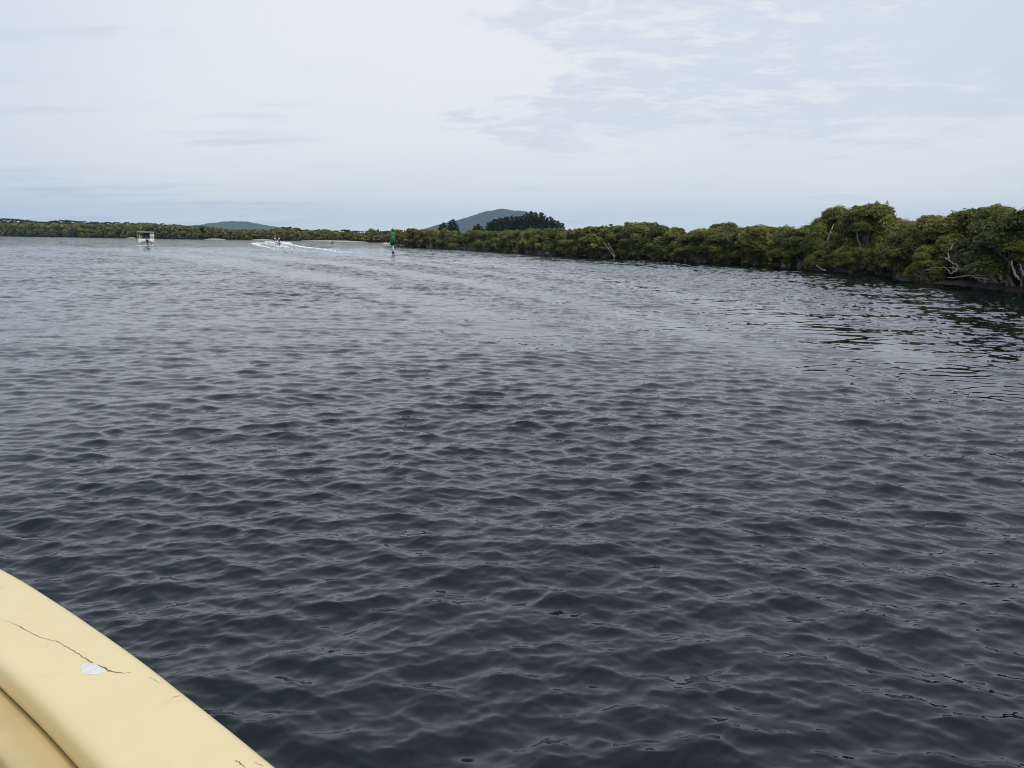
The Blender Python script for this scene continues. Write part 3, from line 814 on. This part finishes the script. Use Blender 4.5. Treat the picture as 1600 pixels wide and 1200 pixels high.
# ------------------------------------------------------------------ houseboat seen from astern
hb = hit(229, 382.3); HX, HY = hb[0], hb[1]
hrz = math.atan2(-HX, HY)           # bow points away from us
H_ = empty('houseboat', (HX, HY, 0), hrz); tag(H_, 'small white canopy houseboat motoring away on the left', 'boat')
W2 = 1.95
for s in (-1, 1):
    mb = MB(); prof = []
    pts = [(s * (W2 - 0.42), y, 0.18) for y in (0, 0.15, 1, 3, 5.5, 6.4, 6.9)]
    mb.tube([(p[0], p[1], p[2] + (0.0 if p[1] < 5 else (p[1] - 5) * 0.15)) for p in pts], [0.30, 0.40, 0.42, 0.42, 0.40, 0.25, 0.05], 12)
    mb.build('pontoon', M['white'], H_, True)
MB().box((0, 3.3, 0.66), (2 * W2, 6.4, 0.16)).build('deck', M['white'], H_)
# transom: white walls either side of the motor well
tb = MB().box((-1.0, 0.14, 0.97), (1.75, 0.08, 1.10)).box((1.20, 0.14, 0.97), (1.35, 0.08, 1.10)).box((0.2, 0.14, 1.36), (0.64, 0.078, 0.26))
tb.build('transom', M['white'], H_)
for s in (-1, 1): MB().box((s * (W2 - 0.03), 3.3, 1.16), (0.05, 6.2, 0.82)).build('side_wall', M['white'], H_)
MB().box((1.42, 0.20, 2.30), (0.98, 0.06, 1.58)).build('rear_panel', M['white'], H_)
MB().box((1.40, 0.155, 2.78), (0.60, 0.02, 0.22)).build('window', M['glass'], H_)
for k in (-0.12, 0.16):
    MB().box((1.38 + k, 0.155, 2.22), (0.14, 0.02, 0.30)).build('vent', M['grey'], H_)
rf = MB().box((0, 3.2, 3.22), (2 * W2 + 0.22, 6.8, 0.16)).build('roof', M['cream'], H_)
for (sx, sy) in ((-1, 0.2), (1, 0.2), (-1, 6.0), (1, 6.0), (-1, 3.1), (1, 3.1)):
    MB().tube([(sx * (W2 - 0.06), sy, 1.4), (sx * (W2 - 0.06), sy, 3.15)], 0.035, 6).build('post', M['white'], H_)
MB().tube([(-W2 + 0.45, 0.2, 1.4), (-W2 + 0.45, 0.2, 3.15)], 0.05, 6).build('post', M['white'], H_)
cb = MB().box((0.45, 4.2, 1.9), (2.6, 0.08, 2.3)); cb.build('bulkhead', M['deck_grey'], H_)  # dark colour puts the cabin's shade into the bulkhead
for k in (-0.2, 0.45, 1.1): MB().box((k, 4.14, 2.35), (0.45, 0.03, 0.75)).build('window', M['glass'], H_)
mo = MB().box((0.2, -0.22, 1.15), (0.44, 0.50, 0.42), 0, 0.8); mo.build('outboard_motor', M['black'], H_)
MB().box((0.2, -0.18, 0.50), (0.16, 0.24, 0.92)).build('motor_leg', M['black'], H_)
MB().box((0.2, 0.05, 0.62), (0.60, 0.10, 0.26)).build('motor_bracket', M['black'], H_)
MB().tube([(-1.0, -0.05, 1.5), (-1.0, -0.28, 1.4), (-1.0, -0.28, 0.2)], 0.025, 5).tube([(-0.65, -0.05, 1.5), (-0.65, -0.28, 1.4), (-0.65, -0.28, 0.2)], 0.025, 5) \
    .tube([(-1, -.28, .9), (-.65, -.28, .9)], .02, 5).tube([(-1, -.28, .6), (-.65, -.28, .6)], .02, 5).tube([(-1, -.28, .3), (-.65, -.28, .3)], .02, 5).build('ladder', M['metal'], H_)
def hbp(x, y, z):
    c, s = math.cos(hrz), math.sin(hrz); return (HX + x * c - y * s, HY + x * s + y * c, z)
for i, dx in enumerate((-1.72, -1.36)):
    f = MB().lathe([(0.03, -0.45), (0.13, -0.38), (0.16, 0), (0.13, 0.38), (0.03, 0.45), (0.03, 0.55)], 10).build('fender', M['white'], None, True)
    f.location = hbp(dx, -0.08, 0.62)
    tag(f, ('white fender hung at the left corner of the houseboat stern', 'inner one of the two white fenders on the houseboat stern')[i], 'fender', 'fenders on the houseboat stern')
person(hbp(-1.15, 0.75, 0.75), hrz + 0.4, False, 'shirt_tan', 'navy', 'person in a tan shirt standing at the left of the houseboat stern')
person(hbp(0.1, 2.9, 0.75), hrz + 2.6, False, 'maroon', 'navy', 'person in dark red in the shade in the middle of the houseboat')
person(hbp(0.72, 3.2, 0.75), hrz + 3.4, False, 'navy', 'navy', 'person in dark blue in the shade at the right in the houseboat')

# ------------------------------------------------------------------ speedboat with its crew
sb = hit(436, 381.5); SX, SY = sb[0], sb[1]; srz = 0.45
S_ = empty('speedboat', (SX, SY, 0.12), srz); tag(S_, 'small open white speedboat throwing spray far off', 'boat')
V = []; F = []
secs = [(0, 0.95, 0.75, 0.0), (1.5, 1.0, 0.78, 0.0), (3.0, 0.92, 0.85, 0.02), (4.2, 0.55, 0.98, 0.15), (4.9, 0.06, 1.08, 0.5)]
for y, w_, zt, zb in secs:
    V += [(-w_, y, zt), (-w_ * 0.85, y, zb + 0.25), (0, y, zb), (w_ * 0.85, y, zb + 0.25), (w_, y, zt), (w_ - 0.08 * (w_ > .1), y, zt), (w_ * 0.8, y, 0.35 + zb * .6), (-w_ * 0.8, y, 0.35 + zb * .6), (-w_ + 0.08 * (w_ > .1), y, zt)]
for i in range(len(secs) - 1):
    for k in range(9): F.append((i * 9 + k, i * 9 + (k + 1) % 9, (i + 1) * 9 + (k + 1) % 9, (i + 1) * 9 + k))
F += [tuple(range(9))[::-1], tuple(4 * 9 + k for k in range(9))]
obj('hull', mesh_np('hull', V, F, M['white']), S_)
MB().box((0, -0.22, 0.85), (0.42, 0.40, 0.52), 0, 0.8).box((0, -0.2, 0.25), (0.14, 0.2, 0.8)).build('outboard_motor', M['black'], S_)
MB().box((0.25, 2.2, 0.75), (0.6, 0.4, 0.8)).build('console', M['white'], S_)
MB().box((0.25, 2.42, 1.35), (0.55, 0.03, 0.4)).build('windscreen', M['glass'], S_)
MB().box((0, 0.9, 0.55), (1.5, 0.4, 0.36)).build('bench', M['white'], S_)
def sbp(x, y, z):
    c, s = math.cos(srz), math.sin(srz); return (SX + x * c - y * s, SY + x * s + y * c, z)
person(sbp(0.3, 1.55, 0.5), srz, False, 'shirt_white', 'navy', 'person in a white shirt standing at the speedboat console')
person(sbp(-0.55, 0.85, 0.42), srz, True, 'maroon', 'navy', 'person in dark red sitting on the speedboat bench')
person(sbp(-0.75, 2.9, 0.5), srz + 0.5, False, 'shirt_white', 'maroon', 'person in a white shirt standing in the speedboat bow')

# ------------------------------------------------------------------ channel post and buoy
mp = hit(614.3, 395.3); CP = empty('channel_post', (mp[0], mp[1], 0)); tag(CP, 'green starboard channel post with a white lower pole', 'channel marker')
MB().lathe([(0.155, -1.2), (0.155, 3.35)], 14).build('pole', M['white'], CP, True)
MB().lathe([(0.20, -0.4), (0.20, 0.24), (0.17, 0.28)], 14).build('footing', M['black'], CP, True)
zb0, zt0 = at(614, 383.2, mp[1])[2], at(614, 365.5, mp[1])[2]
mb = MB()
for k in range(12):
    th = 2 * math.pi * (k + .5) / 12
    sl = MB().box((0, 0, 0), (0.142, 0.03, zt0 - zb0)).V
    V = [(0.30 * math.cos(th) + v[0] * -math.sin(th) + v[1] * math.cos(th), 0.30 * math.sin(th) + v[0] * math.cos(th) + v[1] * math.sin(th), (zb0 + zt0) / 2 + v[2]) for v in sl]
    obj('slat', mesh_np('slat', V, [(3, 2, 1, 0), (4, 5, 6, 7), (0, 1, 5, 4), (1, 2, 6, 5), (2, 3, 7, 6), (3, 0, 4, 7)], M['green']), CP)
for z in (zb0 + 0.06, (zb0 + zt0) / 2, zt0 - 0.06):
    MB().lathe([(0.28, z - 0.03), (0.28, z + 0.03)], 16).build('ring', M['green'], CP)
MB().lathe([(0.31, zt0 + 0.02), (0.25, zt0 + 0.10), (0.12, zt0 + 0.42), (0.10, zt0 + 0.44)], 14).build('cap_cone', M['green_light'], CP, True)
MB().lathe([(0.34, zt0 + 0.46), (0.03, zt0 + 0.98)], 14).build('topmark', M['green'], CP)
MB().lathe([(0.05, zt0 + 0.42), (0.05, zt0 + 0.50)], 8).build('spindle', M['black'], CP)
by = hit(519.5, 381.3); B_ = empty('cone_buoy', (by[0], by[1], 0)); tag(B_, 'tiny green conical buoy afloat before the far bank', 'buoy')
MB().lathe([(0.30, -0.4), (0.62, -0.1), (0.66, 0.16), (0.58, 0.24)], 16).build('float', M['green_light'], B_, True)
MB().lathe([(0.42, 0.24), (0.30, 0.75), (0.14, 1.10), (0.10, 1.2)], 14).build('cone', M['green'], B_, True)
MB().lathe([(0.05, 1.2), (0.05, 1.35), (0.02, 1.42)], 8).build('lantern', M['black'], B_)

# ------------------------------------------------------------------ our own boat: gunwale at the lower left
dS = np.array([-0.78, 0.6258]); dS /= np.linalg.norm(dS); dN = np.array([dS[1], -dS[0]])
real = [(430, 1200), (350, 1135), (280, 1080), (220, 1033), (160, 990), (80, 936), (0, 888)]
RP = [hit(a, b, 1.7)[:2] for a, b in real]; RS = [(float(p @ dS), float(p @ dN)) for p in RP]
ctrl = [(-2.9, 0.45), (-1.2, 0.60), (0.1, 0.645)] + RS + [(3.1, 0.56), (4.1, 0.33), (4.9, -0.05), (5.3, -0.55), (4.9, -1.05), (4.1, -1.40), (2.8, -1.66), (1, -1.76), (-1, -1.72), (-2.9, -1.55), (-3.15, -1.0), (-3.2, -0.5), (-3.1, 0.1)]
def catmull(c, k):
    out = []; n = len(c); c = [np.array(q_, float) for q_ in c]
    for i in range(n):
        p0, p1, p2, p3 = c[i - 1], c[i], c[(i + 1) % n], c[(i + 2) % n]
        t0 = 0; t1 = t0 + np.linalg.norm(p1 - p0) ** .5; t2 = t1 + np.linalg.norm(p2 - p1) ** .5; t3 = t2 + np.linalg.norm(p3 - p2) ** .5
        for j in range(k):
            t = t1 + (t2 - t1) * j / k
            A1 = (t1 - t) / (t1 - t0) * p0 + (t - t0) / (t1 - t0) * p1; A2 = (t2 - t) / (t2 - t1) * p1 + (t - t1) / (t2 - t1) * p2
            A3 = (t3 - t) / (t3 - t2) * p2 + (t - t2) / (t3 - t2) * p3
            B1 = (t2 - t) / (t2 - t0) * A1 + (t - t0) / (t2 - t0) * A2; B2 = (t3 - t) / (t3 - t1) * A2 + (t - t1) / (t3 - t1) * A3
            out.append((t2 - t) / (t2 - t1) * B1 + (t - t1) / (t2 - t1) * B2)
    return np.array(out)
OL = catmull(ctrl, 10); OW = OL[:, :1] * dS + OL[:, 1:] * dN
tn = np.roll(OL, -1, 0) - np.roll(OL, 1, 0); tn /= np.linalg.norm(tn, axis=1, keepdims=True)
inn = np.stack([tn[:, 1], -tn[:, 0]], 1)
if inn[5] @ np.array([0, -1]) < 0: inn = -inn
INW = inn[:, :1] * dS + inn[:, 1:] * dN
def sweep(name, prof, m, parent, close=False):
    n = len(OW); V = []; F = []
    for u, z in prof:
        for i in range(n): V.append((OW[i, 0] + INW[i, 0] * u, OW[i, 1] + INW[i, 1] * u, z))
    k = len(prof)
    for j in range(k - 1 + (1 if close else 0)):
        for i in range(n): F.append((j * n + i, j * n + (i + 1) % n, ((j + 1) % k) * n + (i + 1) % n, ((j + 1) % k) * n + i))
    return obj(name, mesh_np(name, V, F, m, True), parent)
FB = empty('ferry_boat', (0, 0, 0)); tag(FB, 'yellow painted boat the view is taken from, its gunwale at lower left', 'boat')
sweep('hull', [(0.55, -0.35), (0.42, 0.0), (0.20, 0.7), (0.06, 1.35), (0.0, 1.63)], M['gel'], FB)
cap = [(0.000, 1.625), (-0.010, 1.645), (-0.012, 1.665), (-0.011, 1.680), (-0.007, 1.690), (0.0, 1.697), (0.010, 1.700), (0.05, 1.700), (0.09, 1.700), (0.13, 1.700),
       (0.166, 1.6998), (0.176, 1.6975), (0.184, 1.693), (0.190, 1.686), (0.193, 1.678), (0.194, 1.668), (0.194, 1.650), (0.193, 1.636), (0.189, 1.630)]
sweep('gunwale_cap', cap, M['gel'], FB)
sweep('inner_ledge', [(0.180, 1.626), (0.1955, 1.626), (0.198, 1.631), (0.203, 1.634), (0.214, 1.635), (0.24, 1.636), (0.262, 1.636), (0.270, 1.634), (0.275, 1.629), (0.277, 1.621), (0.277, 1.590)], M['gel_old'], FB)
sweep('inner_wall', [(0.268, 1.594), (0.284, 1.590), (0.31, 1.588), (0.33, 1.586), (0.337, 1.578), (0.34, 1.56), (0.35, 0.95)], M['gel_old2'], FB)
n = len(OW); ctr = OW.mean(0); V = [(OW[i, 0] + INW[i, 0] * 0.36, OW[i, 1] + INW[i, 1] * 0.36, 0.96) for i in range(n)] + [(ctr[0], ctr[1], 0.96)]
obj('deck', mesh_np('deck', V, [(i, (i + 1) % n, n) for i in range(n)], M['deck_grey']), FB)  # deck coloured dark to lessen bounce onto the gunwale's inner face
# the split along the cap, the filler patch and small nicks
def split(pts, wd, z=1.7008):
    P = [hit(a, b, z)[:2] for a, b in pts]; Q = []; Wd = []
    rr = random.Random(3)
    for i in range(len(P) - 1):
        for k in range(7):
            t = k / 7; j = (P[i + 1] - P[i]); nn_ = np.array([-j[1], j[0]]) / (np.linalg.norm(j) + 1e-9)
            Q.append(P[i] * (1 - t) + P[i + 1] * t + nn_ * rr.uniform(-1, 1) * 0.0016); Wd.append((wd[i] * (1 - t) + wd[i + 1] * t) * rr.uniform(.5, 1.35))
    Q.append(P[-1]); Wd.append(wd[-1]); V = []; F = []
    for i, q_ in enumerate(Q):
        d = Q[min(i + 1, len(Q) - 1)] - Q[max(i - 1, 0)]; d /= np.linalg.norm(d) + 1e-9; nn_ = np.array([-d[1], d[0]])
        a = q_ + nn_ * Wd[i] / 2; b = q_ - nn_ * Wd[i] / 2; V += [(a[0], a[1], z), (b[0], b[1], z)]
    for i in range(len(Q) - 1): F.append((2 * i, 2 * i + 1, 2 * i + 3, 2 * i + 2))
    return V, F
V, F = split([(2, 968), (18, 973), (31, 979), (47, 988), (62, 996), (80, 1000), (92, 1003), (108, 1013), (125, 1023), (140, 1033), (152, 1039), (163, 1043), (170, 1048), (180, 1050), (192, 1051.5), (205, 1051)],
             [.0004, .0005, .0014, .0010, .0010, .0008, .0013, .0012, .0016, .0022, .0026, .0032, .0034, .0022, .0010, .0004])
obj('crack', mesh_np('crack', V, F, M['crack']), FB)
for pts, wd in (([(234, 1058), (241, 1062), (248, 1067)], [.0004, .0008, .0004]),
                ([(268, 1091), (275, 1088), (286, 1086)], [.0005, .0009, .0004]), ([(368, 1187), (374, 1192), (383, 1199)], [.0006, .0018, .0010]), ([(398, 1190), (410, 1197)], [.0005, .0008])):
    V, F = split(pts, wd, 1.7007); obj('crack', mesh_np('crack', V, F, M['crack']), FB)
out = [(125, 1043), (128, 1037), (134, 1034.5), (142, 1033.5), (150, 1036), (156, 1041), (163, 1044), (168, 1047), (167, 1050), (160, 1052), (154, 1055), (145, 1055), (136, 1055.5), (128, 1054), (125.5, 1049)]
P = [hit(a, b, 1.7)[:2] for a, b in out]; c = sum(P) / len(P)
rq = random.Random(2); P = [c + (p - c) * rq.uniform(0.80, 1.0) for p in P]
V = [(p[0], p[1], 1.7003) for p in P] + [(*(c + (p - c) * 0.86), 1.7014) for p in P] + [(c[0], c[1], 1.7015)]; n = len(P)
F = [(i, (i + 1) % n, n + (i + 1) % n, n + i) for i in range(n)] + [(n + i, n + (i + 1) % n, 2 * n) for i in range(n)]
obj('filler_patch', mesh_np('filler_patch', V, F, M['filler'], True), FB)

# ------------------------------------------------------------------ water surface
def spectrum(N, L, lmin, lmax, th0, p, rms, seed, chop):
    r = np.random.default_rng(seed)
    k1 = np.fft.fftfreq(N, L / N) * 2 * np.pi; KX, KY = np.meshgrid(k1, k1, indexing='ij'); K = np.hypot(KX, KY); K[0, 0] = 1
    lam = 2 * np.pi / K
    S = K ** -3.4 * np.exp(-(K * 0 + (lam / (lmax * 1.0)) ** 4)) * np.exp(-(lmin / lam) ** 4 * 0.7)
    S *= (np.abs((KX * math.cos(th0) + KY * math.sin(th0)) / K)) ** p + 0.04
    h = (r.normal(size=(N, N)) + 1j * r.normal(size=(N, N))) * np.sqrt(S); h[0, 0] = 0
    Hh = np.fft.ifft2(h); 
    sx = np.fft.ifft2(1j * KX * h).real; sy = np.fft.ifft2(1j * KY * h).real
    sc = rms / math.sqrt((sx ** 2 + sy ** 2).mean())
    dx = np.fft.ifft2(1j * KX / K * h).real; dy = np.fft.ifft2(1j * KY / K * h).real
    return (Hh.real * sc).astype(np.float32), (dx * sc * chop).astype(np.float32), (dy * sc * chop).astype(np.float32), L, N

def sample(Pt, x, y, rot):
    Hh, dx, dy, L, N = Pt; c, s = math.cos(rot), math.sin(rot)
    u = (x * c + y * s) / L * N; v = (-x * s + y * c) / L * N
    i = np.floor(u).astype(np.int64); j = np.floor(v).astype(np.int64); fu = (u - i).astype(np.float32); fv = (v - j).astype(np.float32)
    i0, j0, i1, j1 = i % N, j % N, (i + 1) % N, (j + 1) % N
    def b(A): return (A[i0, j0] * (1 - fu) + A[i1, j0] * fu) * (1 - fv) + (A[i0, j1] * (1 - fu) + A[i1, j1] * fu) * fv
    a, ax, ay = b(Hh), b(dx), b(dy)
    return a, ax * c - ay * s, ax * s + ay * c

def smooth(x, a, b):
    t = np.clip((x - a) / (b - a), 0, 1); return t * t * (3 - 2 * t)

def vnoise(x, y, seed):
    r = np.random.default_rng(seed).uniform(0, 1, (256, 256)).astype(np.float32)
    i = np.floor(x).astype(int); j = np.floor(y).astype(int); fx = x - i; fy = y - j; fx = fx * fx * (3 - 2 * fx); fy = fy * fy * (3 - 2 * fy)
    a = r[i % 256, j % 256]; b = r[(i + 1) % 256, j % 256]; c_ = r[i % 256, (j + 1) % 256]; d = r[(i + 1) % 256, (j + 1) % 256]
    return (a * (1 - fx) + b * fx) * (1 - fy) + (c_ * (1 - fx) + d * fx) * fy

# smooth slicks left by passing boats: centre lines on the water and half widths in metres
SLICKS = [([(0, 374), (100, 379), (230, 392), (330, 405), (430, 421), (520, 437), (640, 462), (760, 495), (850, 530)], 0.17, 0.75),
          ([(250, 388), (330, 393), (430, 402), (560, 416), (700, 436), (850, 462), (1000, 495), (1150, 540), (1290, 590)], 0.13, 0.8),
          ([(452, 381), (520, 391), (640, 400), (800, 416), (960, 440), (1110, 470), (1300, 520), (1600, 620)], 0.20, 0.9),
          ([(403, 382), (430, 388), (480, 393), (560, 400), (650, 410), (800, 432), (950, 462)], 0.07, 0.7),
          ([(700, 398), (860, 407), (1000, 415), (1200, 434), (1400, 470), (1600, 520)], 0.10, 0.6)]
def seg_dist(x, y, line):
    best = np.full(x.shape, 1e9); 
    for (ax, ay), (bx, by_) in zip(line[:-1], line[1:]):
        vx, vy = bx - ax, by_ - ay; t = np.clip(((x - ax) * vx + (y - ay) * vy) / (vx * vx + vy * vy), 0, 1)
        best = np.minimum(best, np.hypot(x - ax - t * vx, y - ay - t * vy))
    return best
def ruffle(x, y):
    r = np.hypot(x, y)
    a = 0.95 + 0.40 * smooth(r, 12, 45) + 0.55 * (vnoise(x / 9 + 30, y / 6 + 11, 1) - 0.5) + 0.55 * (vnoise(x / 38 + 7, y / 22 + 4, 2) - 0.5) + 0.5 * (vnoise(x / 3.3, y / 2.2, 3) - 0.5) * smooth(r, 10, 40)
    a += 0.5 * (vnoise(x / 24 + 3, y / 90 + 9, 5) - 0.5) * smooth(r, 60, 160)
    for pts, wd, st in SLICKS:
        line = [tuple(hit(p, q)[:2]) for p, q in pts]
        wob = 1 + 0.7 * (vnoise(x / 14, y / 14, 4) - 0.5)
        hw = wd * 0.20 * r * wob + 0.3
        a *= 1 - st * 0.80 * (1 - smooth(seg_dist(x, y, line) / hw, 0.35, 1.25))
    # sheltered water under the right bank
    a *= 0.95 + 0.05 * smooth(seg_dist(x, y, [tuple(p) for p in r_line[::6]]), 0.5, 16)
    a *= 1 - 0.12 * smooth(np.arctan2(x, y), -0.05, 0.40) * smooth(r, 7, 18)
    return np.clip(a, 0.15, 1.9)

rad = [0.05, 0.6, 1.2, 1.8, 2.2, 2.5]
r_ = 2.7
while r_ < 900:
    rad.append(r_); r_ += max(0.014, min(0.50 * r_ * r_ / 2000.0, 0.14 * max(1.0, r_ / 70.0) ** 2))
rad += [1000, 1300, 1800, 2600, 4000, 6000, 8600]
rad = np.array(rad)
ang = np.concatenate([np.radians(np.arange(-46, 46.01, 0.14)), np.radians(np.linspace(52, 308, 44))])
nr, na = len(rad), len(ang)
RR, AA = np.meshgrid(rad, ang, indexing='ij'); WX = RR * np.sin(AA); WY = RR * np.cos(AA)
sp_r = np.gradient(rad)[:, None] * np.ones_like(AA); dense = (np.abs(((AA + np.pi) % (2 * np.pi)) - np.pi) < math.radians(45.9))
spc = np.where(dense, np.maximum(sp_r, RR * math.radians(0.14)), 50.0)
AMP = ruffle(WX, WY)
bands = [  # patch, spacing at which it fades, slope rms, rotation
    (spectrum(512, 53.0, 1.2, 6.0, math.radians(97), 5, 0.036, 11, 0.9), 1.0, 0.036, 0.10),
    (spectrum(640, 17.1, 0.32, 0.85, math.radians(86), 5.0, 0.130, 12, 0.75), 0.32, 0.130, -0.04),
    (spectrum(640, 11.9, 0.17, 0.45, math.radians(86), 4.0, 0.105, 15, 0.9), 0.18, 0.105, 0.05),
    (spectrum(512, 9.7, 0.20, 0.7, math.radians(116), 5.0, 0.065, 14, 0.8), 0.20, 0.065, 0.0),
    (spectrum(640, 5.3, 0.065, 0.22, math.radians(94), 2.5, 0.110, 13, 0.7), 0.055, 0.110, 0.05),
]
HZ = np.zeros_like(WX); DX = np.zeros_like(WX); DY = np.zeros_like(WX); unres = np.zeros_like(WX)
for k, (pt, fade, rms, rot) in enumerate(bands):
    wgt = 1 - smooth(spc, fade * 0.5, fade * 1.3)
    a, ax, ay = sample(pt, WX, WY, rot)
    am_ = AMP ** (0.5, 0.8, 0.9, 0.9, 1.2)[k]
    HZ += a * wgt * am_; DX += ax * wgt * am_; DY += ay * wgt * am_
    unres += ((1 - wgt) * rms * am_) ** 2
unres = np.sqrt(unres)
V = np.stack([WX + DX, WY + DY, HZ], -1).reshape(-1, 3)
ii = np.arange(nr - 1)[:, None] * na; jj = np.arange(na)[None, :]
A0 = (ii + jj).ravel(); A1 = (ii + (jj + 1) % na).ravel()
F = np.stack([A0, A1, A1 + na, A0 + na], 1)
me = mesh_np('water', V, F[:, ::-1].copy(), M['water'], True, {'unresolved': ('POINT', unres.ravel()), 'ruffle': ('POINT', AMP.ravel())})
water = obj('water', me); water['kind'] = 'structure'
print('water faces', len(F), 'rows', nr, 'cols', na)

# ------------------------------------------------------------------ foam of the wake and flecks
def foam(name, paths, label, seed=5):
    r = random.Random(seed); V = []; F = []
    for pts, n, w0, w1, s0, s1, hh in paths:
        W_ = [hit(a, b) for a, b in pts]; m = len(W_) - 1
        for _ in range(n):
            t = r.random() ** 1.6 * m; i = min(int(t), m - 1); f = t - i; p = W_[i] * (1 - f) + W_[i + 1] * f; tt = t / m
            wd = w0 + (w1 - w0) * tt; p = p + np.array([r.gauss(0, wd), r.gauss(0, wd), 0])
            s = (s0 + (s1 - s0) * tt) * r.uniform(0.4, 1.3); z = 0.03 + abs(r.gauss(0, hh))
            o = len(V); k = 6; z = min(z, s * 3) if hh < 0.01 else z
            for q_ in range(k):
                th = 6.283 * q_ / k + r.random() * .5; rr = s * r.uniform(.6, 1.2); V.append((p[0] + rr * math.cos(th), p[1] + rr * math.sin(th), z - min(0.06, s)))
            V.append((p[0], p[1], z + s * 0.25))
            F += [(o + q_, o + (q_ + 1) % k, o + k) for q_ in range(k)]
    o = obj(name, mesh_np(name, V, F, M['foam'], True)); return tag(o, label, 'foam', None, 'stuff')
foam('wake_foam', [
    ([(450, 380.6), (460, 383.5), (475, 386), (491, 387.5), (510, 390), (530, 392.8), (545, 395)], 330, 0.30, 0.5, 0.34, 0.06, 0.03),
    ([(397, 381), (403, 382.6), (412, 385), (427, 388), (438, 392)], 170, 0.30, 0.35, 0.32, 0.08, 0.03),
    ([(397, 381), (408, 380.3), (420, 380), (432, 380.5)], 300, 0.4, 0.6, 0.30, 0.6, 0.08),
    ([(420, 380.2), (428, 380.4), (434, 381.2)], 260, 0.6, 0.5, 0.5, 0.4, 0.22),
    ([(438, 381.2), (446, 380.6), (453, 380.8)], 260, 0.5, 0.6, 0.5, 0.45, 0.22),
    ([(436, 384), (450, 386.5), (465, 390), (485, 396)], 120, 0.8, 1.6, 0.22, 0.06, 0.02),
], 'white foam of the speedboat wake curving over the far water')
foam('houseboat_foam', [([(216, 383), (229, 383.4), (242, 383)], 90, 0.4, 0.4, 0.16, 0.12, 0.02)], 'thin white foam at the stern of the houseboat', 6)

# ------------------------------------------------------------------ haze
hm = bpy.data.materials.new('haze'); hm.use_nodes = True; t = hm.node_tree; t.nodes.clear(); q = G(t)
pv = q.n('ShaderNodeVolumePrincipled', inp={'Color': (0.50, 0.74, 1.0, 1), 'Density': 0.000068, 'Anisotropy': 0.0})
t.links.new(pv.outputs[0], q.n('ShaderNodeOutputMaterial').inputs['Volume'])
hz_ = MB().box((0, 0, 149), (18000, 18000, 300)).build('haze', hm); hz_['kind'] = 'stuff'

print('tris', sum(sum(len(p.vertices) - 2 for p in m_.polygons) for m_ in bpy.data.meshes) if False else sum(len(m_.loops) - 2 * len(m_.polygons) for m_ in bpy.data.meshes))
